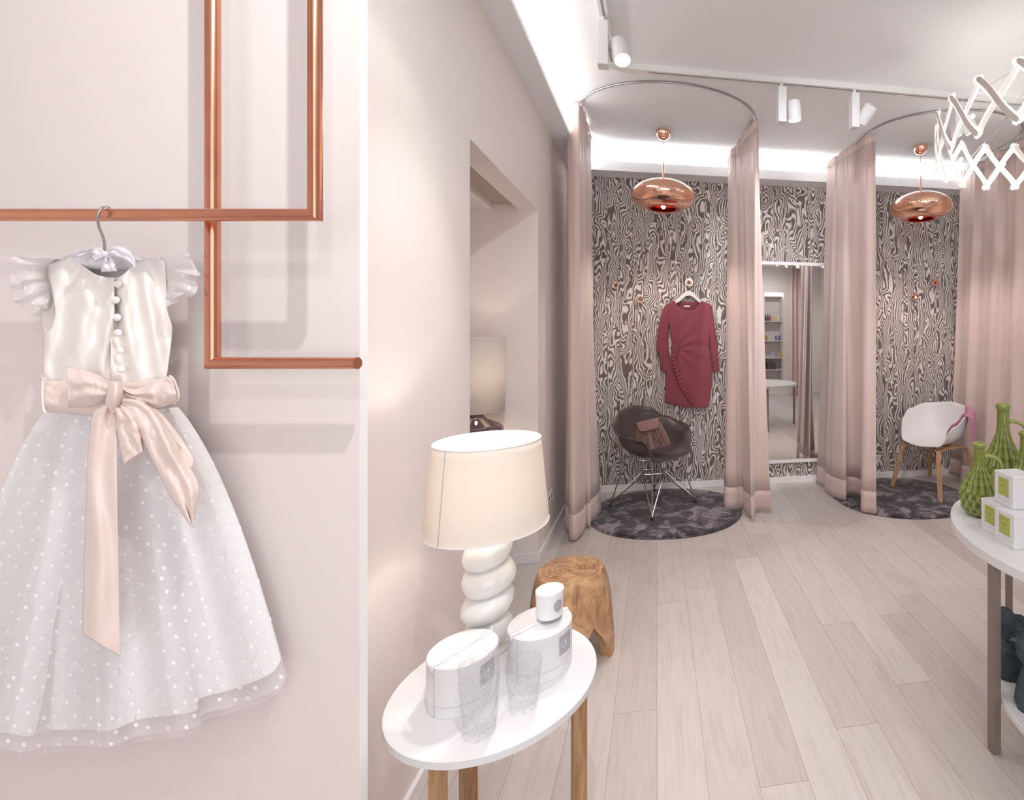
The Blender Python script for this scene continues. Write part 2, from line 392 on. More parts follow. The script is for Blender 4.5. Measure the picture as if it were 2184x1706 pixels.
def interp(pts, t):
    if t <= 0: return Vector(pts[0])
    if t >= 1: return Vector(pts[-1])
    k = t * (len(pts) - 1); i = int(k); f = k - i
    p = [Vector(pts[max(0, min(len(pts) - 1, i + q))]) for q in (-1, 0, 1, 2)]
    return 0.5 * ((2 * p[1]) + (-p[0] + p[2]) * f + (2 * p[0] - 5 * p[1] + 4 * p[2] - p[3]) * f * f + (-p[0] + 3 * p[1] - 3 * p[2] + p[3]) * f ** 3)
def arc_interp(pts, n):                                   # resample a polyline evenly along its smoothed length
    dense = [interp(pts, i / 200) for i in range(201)]
    L = [0]
    for a, b in zip(dense, dense[1:]): L.append(L[-1] + (b - a).length)
    out = []; j = 0
    for i in range(n):
        t = L[-1] * i / (n - 1)
        while j < 199 and L[j + 1] < t: j += 1
        f = (t - L[j]) / max(1e-9, L[j + 1] - L[j]); out.append(dense[j].lerp(dense[j + 1], min(1, max(0, f))))
    return out
def nz(x, y, z=0): return noise.noise(Vector((x, y, z)))

# ------------------------------------------------------------------ the room
WX, BY, CZ = -0.75, 4.59, 3.12                           # left wall, back wall, ceiling
SZ = 2.90                                                # underside of the cove ledges
NY0, NY1, NZ, NXB = 2.105, 3.246, 2.25, -1.28            # window recess in the left wall
RX, FY = 4.3, -2.3
struct(MB().box(-2.5, RX + .1, FY - .5, BY + .1, -.06, 0).build('floor', M['floor'], smooth=False))
struct(MB().box(-2.5, RX + .1, FY - .5, BY + .1, CZ, CZ + .08).build('ceiling', M['ceiling'], smooth=False))
w = MB()
w.box(WX - .12, WX, 1.16, NY0, 0, CZ); w.box(WX - .12, WX, NY1, BY, 0, CZ); w.box(WX - .12, WX, NY0, NY1, NZ, CZ)
w.box(NXB - .1, NXB, NY0 - .1, NY1 + .1, 0, CZ)                              # back of the recess
w.box(NXB, WX - .12, NY0 - .1, NY0, 0, CZ); w.box(NXB, WX - .12, NY1, NY1 + .1, 0, CZ)
w.box(-1.02 - .26, -1.02, NY0, NY1, NZ, NZ + .1)
struct(w.build('wall_left', M['wall'], smooth=False))
struct(MB().box(-1.02, -.845 - .025, NY0, NY1, NZ + .03, NZ + .06).build('trim_1', M['taupe'], smooth=False))  # taupe strip: the shade under the recess header put into colour
struct(MB().box(WX - .12, RX, BY, BY + .1, 0, CZ).build('wall_back', M['paper'], smooth=False))
struct(MB().box(RX, RX + .1, FY, BY + .1, 0, CZ).build('wall_right', M['wall'], smooth=False))
w = MB().box(-2.5, -2.4, FY, 2.2, 0, CZ)
struct(w.build('wall_side', M['wall'], smooth=False))
# cove ledges
w = MB().box(WX, WX + .133, 1.16, 4.40, SZ - .015, SZ + .01).box(WX, RX, 4.40, BY, SZ + .015, SZ + .04).box(WX, RX, 4.40, 4.412, SZ + .04, 3.0)
w.box(WX, RX, 4.585, BY, SZ + .04, CZ)
struct(w.build('trim_2', M['ceiling'], smooth=False))
def base(x0, x1, y0, y1, n): struct(MB().box(x0, x1, y0, y1, 0, .062).build(n, M['trim'], smooth=False, bevel=.003))
base(WX, RX, BY - .016, BY, 'baseboard_back'); base(WX, WX + .016, NY1 - .016, BY - .016, 'baseboard_left')
base(WX - .5, WX, NY1 - .016, NY1, 'baseboard_recess')
base(WX, WX + .016, 1.2, NY0, 'baseboard_near')
# window sill of the recess
struct(MB().box(NXB, WX - .05, NY0, NY1, .75, .78).build('trim_3', M['white'], smooth=False, bevel=.004))

# display wall: an angled panel one metre from the camera; q(lat, Z, z) -> world
def q(lat, Z, z): X_, Y_ = cw(lat, Z); return Vector((X_, Y_, z))
EDGE = (768 - CX) / FX
def slab(l0, l1, Z0, Z1, z0, z1):
    return MB().add([q(l, Z_, z) for z in (z0, z1) for l, Z_ in ((l0, Z0), (l1, Z0), (l1, Z1), (l0, Z1))],
                    [(3, 2, 1, 0), (4, 5, 6, 7), (0, 1, 5, 4), (1, 2, 6, 5), (2, 3, 7, 6), (3, 0, 4, 7)])
struct(slab(-2.75, EDGE - .0005, 1.0, 1.0195, 0, CZ).build('wall_display', M['display'], smooth=False))
struct(slab(EDGE - .0005, EDGE, .9995, 1.0204, 0, CZ).build('trim_4', M['edge'], smooth=False))

# behind the camera: wall with a lit shelf recess, seen only in the mirror
w = MB(); a0, a1, b0, b1 = 2.86, 3.34, .33, 2.50
w.box(-2.5, a0, FY - .1, FY, 0, CZ).box(a1, RX, FY - .1, FY, 0, CZ).box(a0, a1, FY - .1, FY, 0, b0).box(a0, a1, FY - .1, FY, b1, CZ)
w.box(a0 - .05, a1 + .05, FY - .45, FY - .40, b0 - .05, b1 + .05)
w.box(a0 - .05, a0, FY - .4, FY - .1, b0 - .05, b1 + .05).box(a1, a1 + .05, FY - .4, FY - .1, b0 - .05, b1 + .05)
w.box(a0, a1, FY - .4, FY - .1, b1, b1 + .05).box(a0, a1, FY - .4, FY - .1, b0 - .05, b0)
struct(w.build('wall_rear', M['wall'], smooth=False)); base(-2.4, RX, FY, FY + .016, 'baseboard_rear')
light('rear_wall_fill', 'SPOT', (2.5, -.9, 2.9), 40, NEUT, .05, aim=(3.0, -2.3, 1.7), spot=90, blend=.8)  # added spot that brightens the rear wall for the mirror view
light('shelf_light', 'AREA', (3.10, FY - .2, 2.48), 3, NEUT, .3, .2, aim=(3.10, FY - .2, 0))
sh = thing('wall_shelf', 'white wall shelves with bottles, seen in the tall mirror', 'shelf', (3.10, FY - .25, 0))
for z in (.61, .90, 1.325, 1.807, 2.42):
    MB().box(a0 + .002, a1 - .002, FY - .395, FY - .08, z - .02, z).build('shelf_board', M['white'], sh, smooth=False, world=True)
random.seed(4)
items = [(1.807, 'bottle', S(60, 50, 60), 'small dark bottle'), (.90, 'bottle', S(206, 210, 216), 'silvery flask'), (1.325, 'candlestick', S(190, 150, 70), 'brass candlestick')]
bottles = [(2.66, 1.807, S(54, 46, 58), 'black bottle with a gold cap'), (2.72, 1.807, S(40, 52, 84), 'navy bottle'), (2.78, 1.807, S(190, 70, 100), 'red bottle'),
           (2.86, 1.807, S(214, 206, 120), 'yellow bottle'), (2.93, 1.807, S(226, 214, 140), 'pale yellow bottle'), (3.0, 1.807, S(230, 228, 226), 'clear white bottle'),
           (2.68, 1.325, S(206, 160, 80), 'amber jar'), (2.76, 1.325, S(236, 230, 214), 'cream pillar candle'), (2.93, 1.325, S(120, 120, 170), 'blue patterned jar'), (3.01, 1.325, S(110, 112, 160), 'blue and white jar'),
           (2.84, .90, S(206, 210, 216), 'silver flask'), (2.94, .90, S(150, 160, 190), 'grey blue flask'), (3.02, .90, S(222, 190, 60), 'yellow jar')]
for x, z, c_, nm in bottles:
    mt = mat(nm.replace(' ', '_'), c_, .3)
    jar = 'jar' in nm or 'candle' in nm
    p = [(0, 0), (.026, 0), (.026, .10), (.020, .12), (0, .12)] if jar else [(0, 0), (.024, 0), (.024, .10), (.010, .13), (.010, .16), (0, .16)]
    o = MB().lathe(p, 16).build('jar' if jar else 'bottle', mt, origin=None); o.location = (x + .265, FY - .16, z)
    tag(o, nm + ' on a wall shelf, seen in the tall mirror', 'jar' if jar else 'bottle', 'bottles and jars on the wall shelves')
o = MB().box(-.11, .11, -.09, .09, 0, .16).build('storage_box', M['shell'], bevel=.01); o.location = (3.06, FY - .2, .61)
tag(o, 'dark box on the lowest wall shelf, seen in the tall mirror', 'box')

# ------------------------------------------------------------------ copper rails on the display wall
def pw(x, y, d): return at(x, y, 1.0 - d)
def rail(name, corners, r, label):
    # mitred square corners: each leg a cylinder cut at 45 degrees
    t = thing(name, label, 'clothes rail', corners[0])
    mb = MB(); n = 28; nrm = (q(0, 1, 0) - q(0, 0, 0)).normalized()
    rings = []
    for i, p in enumerate(corners):
        a = (p - corners[i - 1]).normalized() if i else None; b = (corners[i + 1] - p).normalized() if i < len(corners) - 1 else None
        if a is None: a = b
        if b is None: b = a
        bis = (a + b).normalized(); side = a.cross(nrm).normalized()
        ring = []
        for k in range(n):
            off = side * cos(2 * pi * k / n) * r + nrm * sin(2 * pi * k / n) * r
            tt = -off.dot(bis) / a.dot(bis); ring.append(p + off + a * tt)
        rings.append(ring)
        if i < len(corners) - 1 and i: pass
    # every leg keeps its own side vector, so build leg by leg
    for i in range(len(corners) - 1):
        p0, p1 = corners[i], corners[i + 1]; dirv = (p1 - p0).normalized(); side = dirv.cross(nrm).normalized()
        prevd = (corners[i] - corners[i - 1]).normalized() if i else dirv
        nextd = (corners[i + 2] - corners[i + 1]).normalized() if i < len(corners) - 2 else dirv
        R0, R1 = [], []
        for k in range(n):
            off = side * cos(2 * pi * k / n) * r + nrm * sin(2 * pi * k / n) * r
            b0_ = (prevd + dirv).normalized(); b1_ = (dirv + nextd).normalized()
            R0.append(p0 + off - dirv * (off.dot(b0_) / dirv.dot(b0_))); R1.append(p1 + off - dirv * (off.dot(b1_) / dirv.dot(b1_)))
        mb.add(R0 + R1, [(k, (k + 1) % n, n + (k + 1) % n, n + k) for k in range(n)])
        if i == 0: mb.add(R0, [tuple(range(n))])
        if i == len(corners) - 2: mb.add(R1, [tuple(range(n))])
    mb.build('pipe', M['pipe'], t, world=True, angle=35)
    return t
dA, dB = .115, .072
rA = 13.2 / FX * (1 - dA); rB = 12.6 / FX * (1 - dB)
top = lambda v: Vector((v.x, v.y, CZ - .001))
a_, b_ = pw(672, 458.5, dA), pw(-260, 458.5, dA)
tA = rail('copper_clothes_rail', [top(a_), a_, b_, top(b_)], rA, 'copper clothes rail the white dress hangs from, in front of the other')
a_, b_ = pw(454, 774.5, dB), pw(763, 774.5, dB)
tB = rail('copper_clothes_rail', [top(a_), a_, b_], rB, 'lower copper rail nearer the wall, running to the right panel edge')
for t_, z_, pts in ((tA, 2.6, (pw(672, 458, dA),)), (tB, 2.6, (pw(454, 774, dB),))):
    for p in pts:
        n_ = (q(0, 1, 0) - q(0, 0, 0)).normalized(); s_ = Vector((p.x, p.y, z_)); dd = 1.0 - (p - Vector((0, 0, p.z))).dot(n_)
        MB().tube([s_, s_ + n_ * dd], .007).build('wall_bracket', M['pipe'], t_, world=True)

# ------------------------------------------------------------------ flower girl dress
DR = thing('dress', 'white sleeveless girl\'s dress with dotted tulle skirt and blush bow', 'dress', q((250 - CX) / FX * .95, .95, 1.5))
def patch(name, ea, eb, depth, m, parent, nu=24, nv=40, proj=pw, solid=.0012, world=True, uv=False, smooth=True, sub=0):
    A = arc_interp([(*p, 0) for p in ea], nv); B = arc_interp([(*p, 0) for p in eb], nv); mb = MB(); P = []; U = []
    for j in range(nv):
        row = []
        for i in range(nu):
            u, v = i / (nu - 1), j / (nv - 1); x = A[j].x + (B[j].x - A[j].x) * u; y = A[j].y + (B[j].y - A[j].y) * u
            d = depth(u, v, x, y)
            if isinstance(d, tuple): d, ox, oy = d; x += ox; y += oy
            row.append(proj(x, y, d)); U.append((x / 1000, -y / 1000))
        P.append(row)
    mb.grid(P)
    if uv: mb.uv = U
    return mb.build(name, m, parent, world=world and parent is not None, solid=solid, angle=0)
# skirt -----------------------------------------------------
HEM = [(-150, 1560), (-60, 1600), (0, 1596), (50, 1604), (100, 1592), (180, 1590), (235, 1592), (300, 1568), (370, 1560), (425, 1548), (432, 1524), (490, 1508), (545, 1490), (592, 1468), (612, 1440)]
def skirt(name, m, dz, hem_dy, amp, seed, wav=1.0, uv=True, shrink=1.0, nu=200, nv=90, solid=.0009):
    H_ = arc_interp([(*p, 0) for p in HEM], nu); P = []; U = []
    for j in range(nv):
        v = j / (nv - 1); row = []
        for i in range(nu):
            u = i / (nu - 1); sx_ = 94 + (380 - 94) * u; sy_ = 868 - 6 * sin(pi * u) * -1 + (1 - u) * 10
            ex, ey = H_[i].x, H_[i].y + hem_dy
            ex = 235 + (ex - 235) * shrink
            cxn = sx_ + (ex - sx_) * .5; cyn = sy_ + (ey - sy_) * (.23 + .27 * sin(pi * u))
            x = (1 - v) ** 2 * sx_ + 2 * v * (1 - v) * cxn + v * v * ex; y = (1 - v) ** 2 * sy_ + 2 * v * (1 - v) * cyn + v * v * ey
            k = u * 26 * wav + seed + 1.4 * nz(u * 4, seed)
            fold = (.7 - 1.5 * abs(sin(k * .5 + .3 * nz(u * 3, v * 2, seed))) ** .7 * .9 + sin(k * 2.1 + 1.3) * .22 + nz(u * 9, v * 1.2, seed) * .9)
            d = .050 + dz + .050 * sin(pi * min(1, u * .94 + .03)) ** .6 * (.35 + .65 * v) + amp * (.25 + .75 * v) * fold
            row.append(pw(x, y, d)); U.append((x / 1000, -y / 1000))
        P.append(row)
    mb = MB().grid(P); mb.uv = U if uv else None
    return mb.build(name, m, DR, world=True, solid=0, angle=0)
skirt('skirt_lining', M['lining'], -.020, -34, .012, 2.0, .8, shrink=.968)
skirt('petticoat', M['net'], -.030, 14, .012, 5.5, .9, shrink=.99)
skirt('tulle_overlay', M['tulle'], 0.006, 0, .017, 1.0, 1.0)
# bodice: back lining, right half, left half over it ----------
def silk(a, b, c_, amp, base):
    def f(u, v, x, y):
        w_ = sin((x * a + y * b) * .045 + c_ + 1.6 * nz(x * .008, y * .006, c_)) + .6 * nz(x * .03, y * .012, c_ + 3)
        return base + .018 * sin(pi * min(1, max(0, (x - 88) / 280))) + amp * w_
    return f
patch('back_lining', [(112, 556), (104, 700), (100, 812)], [(345, 556), (352, 700), (350, 812)], lambda u, v, x, y: .045, M['satin'], DR)
# the neckline dips, so the halves are ruled column-wise from neck to waist
NECK = [(100, 563), (128, 556), (155, 549), (176, 566), (200, 583), (222, 590), (244, 592)]
NECKR = [(238, 593), (256, 590), (272, 577), (286, 563), (310, 552), (335, 552), (352, 556)]
WAISTL = [(92, 808), (130, 816), (180, 822), (244, 826)]
WAISTR = [(236, 826), (280, 822), (320, 814), (355, 804)]
LEFTE = [(556, 100), (600, 108), (640, 116), (672, 119), (696, 114), (714, 99), (722, 94), (745, 93), (816, 92)]
RIGHTE = [(552, 352), (640, 354), (666, 357), (698, 367), (740, 364), (806, 355)]
def tabl(t_, T_):
    if t_ <= T_[0][0]: return T_[0][1]
    for (a0_, v0), (a1_, v1) in zip(T_, T_[1:]):
        if t_ <= a1_: return v0 + (v1 - v0) * (t_ - a0_) / (a1_ - a0_)
    return T_[-1][1]
def halfb(name, nk, ws, off, side):
    nv, nu = 60, 60
    A = arc_interp([(*p, 0) for p in nk], nu); B = arc_interp([(*p, 0) for p in ws], nu); P = []
    for j in range(nv):
        v = j / (nv - 1); row = []
        for i in range(nu):
            u = i / (nu - 1); x = A[i].x + (B[i].x - A[i].x) * v; y = A[i].y + (B[i].y - A[i].y) * v
            if side < 0:                                  # left armhole bites in, then the side seam swings out
                k = (1 - u) ** 2; x += k * (tabl(y, LEFTE) - (A[0].x + (B[0].x - A[0].x) * v))
            else:
                k = u ** 2; x += k * (tabl(y, RIGHTE) - (A[-1].x + (B[-1].x - A[-1].x) * v))
            ang = (x - 240) * (1.1 if side > 0 else .95)
            s_ = sin((ang * .11 + (y - 560) * (.018 if side < 0 else -.02)) + 1.5 * nz(x * .012, y * .006, 2 + side))
            s2 = nz(x * .035 + y * .012 * side, y * .010, 7)
            d = .060 + off + .020 * sin(pi * min(1, max(0, (x - 88) / 275))) ** .7 + .0062 * s_ * (.3 + sin(pi * v)) + .0045 * s2
            if side < 0 and u > .985: d -= .003
            row.append(pw(x, y, d))
        P.append(row)
    MB().grid(P).build(name, M['satin'], DR, world=True, solid=.0012, angle=0)
halfb('bodice_panel', NECKR, WAISTR, 0, 1); halfb('bodice_panel', NECK, WAISTL, .0045, -1)
patch('armhole_facing', [(88, 660), (90, 690), (99, 716)], [(118, 640), (120, 690), (99, 718)], lambda u, v, x, y: .052, M['satin'], DR, 10, 16)
for x, y in ((252, 606), (247, 640), (250, 677), (252, 710), (256, 748), (258, 788)):
    c0 = pw(x, y, .0905); n_ = (q(0, 1, 0) - q(0, 0, 0)).normalized()
    R_ = n_.to_track_quat('Z', 'Y').to_matrix()
    b = MB().ball(c0, 7.4 / FX * .93, 18, (1, 1.05, .55), R_).build('button', M['satin'], DR, world=True)
    MB().tube([pw(x + 2, y - 4, .084), pw(x - 8, y - 4, .088), pw(x - 9, y, .088), pw(x - 8, y + 3, .088), pw(x + 2, y + 4, .084)], .0009, 6).build('button_loop', M['satin'], b)
# ruffled sleeves --------------------------------------------
def sleeve(seam, outer, seed, amp, dd):
    def f(u, v, x, y):
        k = v * 30 + seed + 2.5 * nz(v * 5, u, seed); w_ = sin(k) * u
        return (.060 + dd * sin(pi * u * .6) + amp * w_ + .006 * nz(x * .03, y * .03, seed), 3 * cos(k) * u, 3 * sin(k * .7) * u)
    return patch('sleeve', seam, outer, f, M['ruffle'], DR, 40, 150, uv=True, solid=0)
SL1, SO1 = [(128, 552), (104, 574), (108, 610), (113, 640), (106, 662)], [(66, 546), (26, 550), (19, 578), (24, 610), (32, 640), (52, 662), (80, 672), (92, 664)]
SL2, SO2 = [(338, 548), (350, 560), (353, 600), (354, 640), (353, 660)], [(392, 540), (410, 550), (424, 584), (420, 606), (412, 634), (392, 626), (378, 642), (358, 658)]
sleeve(SL1, SO1, 1.0, .008, .030); sleeve(SL2, SO2, 4.0, .008, .028)
sleeve([(x, y) for x, y in SL1], [(x * .72 + 108 * .28, y * .8 + 600 * .2) for x, y in SO1], 8.0, .008, .045)
# sash --------------------------------------------------------
def sk(base, bulge, amp, sd, tilt=0): 
    return lambda u, v, x, y: base + bulge * sin(pi * u) + tilt * v + amp * 1.5 * (sin(u * 9 + 3 * nz(v * 3, u * 2, sd)) + 1.6 * nz(x * .022, y * .012, sd) + .7 * abs(nz(x * .06, y * .05, sd + 5)))
sa = patch('sash', [(88, 795), (98, 809), (140, 812), (200, 815), (265, 815), (330, 808), (366, 803)], [(96, 876), (104, 878), (150, 882), (210, 884), (270, 880), (330, 872), (378, 852)],
           sk(.078, .014, .0018, 3), M['sash'], DR, 30, 80)
patch('bow_loop', [(143, 782), (175, 787), (205, 797), (228, 812), (240, 822)], [(145, 868), (175, 868), (205, 863), (225, 850), (238, 840)], sk(.112, .022, .0022, 1, -.012), M['sash'], sa, 30, 50)
patch('bow_loop', [(256, 822), (290, 830), (330, 812), (352, 803), (366, 806)], [(258, 838), (285, 856), (330, 870), (362, 862), (379, 850)], sk(.106, .014, .0022, 6), M['sash'], sa, 30, 50)
patch('sash_tail', [(226, 862), (200, 882), (192, 925), (186, 1000), (183, 1100), (179, 1230), (176, 1352)], [(240, 868), (247, 905), (249, 960), (250, 1080), (252, 1180), (254, 1290), (257, 1400)],
      lambda u, v, x, y: .118 + .012 * v + .010 * sin(pi * u) + .006 * (sin(u * 6.5 + 2 * nz(v * 2, 1)) ) * (1 - .4 * v) + .004 * nz(x * .02, y * .008, 9), M['sash'], sa, 30, 120)
patch('sash_tail', [(246, 870), (248, 905), (255, 950), (264, 990)], [(262, 868), (288, 890), (302, 930), (306, 962)], sk(.124, .010, .003, 12), M['sash'], sa, 20, 40)
patch('sash_tail', [(300, 848), (335, 872), (372, 915), (400, 955), (414, 985), (404, 1018)], [(258, 862), (292, 900), (330, 960), (360, 1000), (390, 1020), (404, 1020)], sk(.112, .006, .002, 14), M['sash'], sa, 22, 60)
patch('sash_tail', [(262, 850), (300, 856), (340, 890), (380, 950), (408, 1000), (425, 1044), (411, 1125)], [(256, 866), (282, 905), (305, 940), (335, 1000), (365, 1060), (392, 1100), (410, 1126)], sk(.122, .012, .0035, 17), M['sash'], sa, 28, 80)
patch('knot', [(232, 812), (228, 840), (226, 862), (240, 880)], [(258, 814), (262, 836), (258, 858), (246, 880)], lambda u, v, x, y: .128 + .018 * sin(pi * u) * sin(pi * min(1, v + .12)) ** .5, M['sash'], sa, 20, 24)
for e, f_ in (([(97, 806), (92, 812), (91, 842), (93, 872), (98, 880)], 96), ([(362, 801), (372, 812), (381, 845), (370, 862)], 372)):
    MB().tube([pw(x, y, .094) for x, y in arc_interp([(*p, 0) for p in e], 16) and [(v_.x, v_.y) for v_ in arc_interp([(*p, 0) for p in e], 16)]], .0016, 8).build('belt_loop', M['satin'], DR, world=True)
# hanger --------------------------------------------------------
HG = thing('padded_hanger', 'padded satin hanger with a bow and steel hook on the copper rail', 'hanger', pw(223, 540, .1))
MB().tube([v_ for v_ in arc_interp([pw(236, 447, .098), pw(232, 442, .104), pw(225, 440.5, .118), pw(217, 444, .131), pw(211, 454, .134), pw(208.5, 466, .133), pw(211, 483, .128), pw(216, 496, .12), pw(221, 510, .113), pw(223, 524, .108), pw(223, 545, .104)], 60)], .0019, 12).build('hook', M['steel'], HG, world=True)
pts = arc_interp([pw(118, 578, .052), pw(150, 562, .058), pw(190, 556, .064), pw(224, 556, .068), pw(262, 560, .064), pw(310, 568, .056), pw(338, 578, .050)], 40)
MB().tube(pts, [.008 + .010 * sin(pi * i / 39) + .0010 * sin(i * 2.4) for i in range(40)], 20).build('padded_body', M['whitesatin'], HG, world=True)
hb = lambda b, bu, sd: sk(b, bu, .002, sd)
bw_ = patch('satin_bow', [(198, 532), (210, 526), (222, 534), (226, 540)], [(198, 552), (204, 558), (216, 552), (226, 546)], hb(.108, .010, 2), M['whitesatin'], HG, 16, 20)
patch('bow_side', [(228, 540), (236, 528), (250, 524), (272, 532), (286, 548), (289, 569)], [(228, 546), (240, 546), (252, 550), (264, 554), (278, 562), (288, 570)], hb(.110, .008, 4), M['whitesatin'], bw_, 16, 40)
patch('bow_side', [(224, 544), (218, 560), (216, 580)], [(236, 544), (244, 560), (250, 578)], hb(.106, .006, 5), M['whitesatin'], bw_, 16, 20)
patch('bow_side', [(222, 536), (208, 527), (190, 528), (172, 538), (156, 546)], [(222, 544), (206, 540), (190, 540), (174, 546), (158, 550)], hb(.100, .004, 6), M['whitesatin'], bw_, 10, 30)
MB().ball(pw(228, 543, .112), .0065, 14).build('bow_knot', M['whitesatin'], bw_)

# ------------------------------------------------------------------ curtains, tracks
def curtain(name, label, top_, bot_, n=220, small=26, seed=1.0, rows=22, amp=.008, zb=.022):
    T = arc_interp([(x, y, 0) for x, y in top_], n); B = arc_interp([(x, y, 0) for x, y in bot_], n)
    root = None
    def P_(i, z):
        h = (z - zb) / (3.085 - zb); k = h ** .8
        x = B[i].x + (T[i].x - B[i].x) * k; y = B[i].y + (T[i].y - B[i].y) * k
        j = min(n - 2, i); dx = B[j + 1].x - B[j].x + T[j + 1].x - T[j].x; dy = B[j + 1].y - B[j].y + T[j + 1].y - T[j].y; L = sqrt(dx * dx + dy * dy) + 1e-9
        u = i / (n - 1)
        w_ = sin(u * small * 2 * pi * .5 + 2.2 * nz(u * 5, h * .8, seed)) * amp * (1.0 + .5 * nz(u * 7, 1, seed)) + sin(u * (small + 12) * 2 * pi + seed) * .006 * max(0, (h - .86) / .14)
        w_ += .004 * nz(u * 6, h * 1.5, seed + 4)
        return Vector((x - dy / L * w_, y + dx / L * w_, z))
    def part(z0, z1, r, nm, mt, par):
        return MB().grid([[P_(i, z0 + (z1 - z0) * j / (r - 1)) for i in range(n)] for j in range(r)]).build(nm, mt, par, solid=.004, angle=0)
    main = part(zb + .17, 3.025, rows, name, M['curtain'], None); tag(main, label, 'curtain', 'dusty pink fitting room curtains')
    part(zb, zb + .17, 4, 'hem', M['hem'], main)['label'] = 'double stitched hem'
    part(3.025, 3.095, 4, 'header_tape', M['curtain'], main)
    return main
g2 = lambda l, z: [tuple(atz(x, y, z)[:2]) for x, y in l]
curtain('curtain', 'narrow pink curtain nearest the left wall, left side of the left fitting room',
        [(-.660, 3.80), (-.640, 3.68), (-.600, 3.575), (-.545, 3.55), (-.528, 3.66), (-.535, 3.84), (-.550, 3.98), (-.540, 4.12)],
        [(-.665, 3.70), (-.640, 3.66), (-.575, 3.50), (-.530, 3.60), (-.508, 3.80), (-.500, 3.74), (-.462, 3.98), (-.446, 4.09), (-.50, 4.2)], small=7, seed=1.5)
curtain('curtain', 'pink curtain between the burgundy dress and the tall mirror',
        [(.645, 4.36), (.650, 4.26), (.668, 4.16), (.690, 4.02), (.700, 3.88), (.715, 3.72), (.738, 3.60), (.755, 3.64), (.790, 3.74)],
        [(.555, 4.02), (.560, 3.93), (.63, 3.90), (.700, 3.90), (.716, 3.76), (.733, 3.66), (.760, 3.74), (.80, 3.84), (.915, 3.79)], small=9, seed=5.0, amp=.008)
curtain('curtain', 'wide bright pink curtain right of the tall mirror, left side of the right fitting room',
        [(1.595, 4.36), (1.615, 4.25), (1.640, 4.12), (1.655, 3.98), (1.690, 3.86), (1.705, 3.76), (1.745, 3.66)],
        [(1.52, 4.47), (1.55, 4.30), (1.520, 4.18), (1.56, 4.05), (1.61, 3.96), (1.66, 4.06), (1.755, 4.04), (1.75, 3.86), (1.645, 3.70), (1.70, 3.635), (1.735, 3.62)], small=9, seed=9.0, amp=.009)
curtain('curtain', 'long pink curtain at the right picture edge behind the green vases',
        [(2.985, 4.37), (3.02, 4.29), (2.99, 4.2), (3.04, 4.05), (3.01, 3.9), (3.05, 3.75), (3.02, 3.6), (3.06, 3.45), (3.0, 3.3), (2.93, 3.18)],
        [(2.96, 4.52), (3.00, 4.38), (2.93, 4.26), (3.00, 4.14), (2.95, 4.0), (3.06, 3.86), (3.00, 3.70), (3.10, 3.56), (3.04, 3.42), (3.10, 3.25)], small=18, seed=12.0, amp=.014, n=260)
# rear curtain, seen in the mirror
curtain('curtain', 'pale pink curtain by the rear wall, seen in the tall mirror', [(3.42, -2.0), (3.45, -1.96), (3.49, -2.02), (3.54, -1.96), (3.59, -2.02), (3.65, -1.97)],
        [(3.41, -2.0), (3.45, -1.95), (3.49, -2.03), (3.54, -1.95), (3.59, -2.03), (3.66, -1.97)], small=8, seed=3.0, n=90)
def ctrack(xa, xb, ya, ybk, yf, label):
    cxm = (xa + xb) / 2; r_ = (xb - xa) / 2; pts = [(xa, ybk)] + [(xa, ybk + (ya - ybk) * k / 6) for k in range(1, 6)]
    pts += [(cxm - r_ * cos(pi * k / 40), ya - (ya - yf) * sin(pi * k / 40)) for k in range(41)]
    pts += [(xb, ya + (ybk - ya) * k / 6) for k in range(1, 7)]
    o = MB().tube([(x, y, CZ - .0075) for x, y in pts], .0075, 10).build('curtain_track', M['steel'])
    tag(o, label, 'curtain track', 'curved curtain tracks on the ceiling')
ctrack(-.555, .745, 3.70, 4.38, 3.195, 'thin curved curtain track on the ceiling above the burgundy dress')
ctrack(1.72, 3.02, 3.74, 4.38, 3.215, 'thin curved curtain track on the ceiling above the white armchair')

# ------------------------------------------------------------------ tall mirror
MROT = Matrix.Translation((1.335, 4.565, 0)) @ Matrix.Rotation(radians(1.1), 4, 'Z')
mi = thing('wall_mirror', 'tall wall mirror with white frame between the two fitting rooms', 'mirror', (1.34, 4.57, 1.2))
MB().box(-.405, .405, -.008, .012, .236, 2.135, MROT).build('mirror_glass', M['mirror'], mi, smooth=False, world=True)
for z in (.205, 2.135): MB().box(-.405, .405, -.014, .012, z, z + .031, MROT).build('frame_strip', M['trim'], mi, smooth=False, world=True)

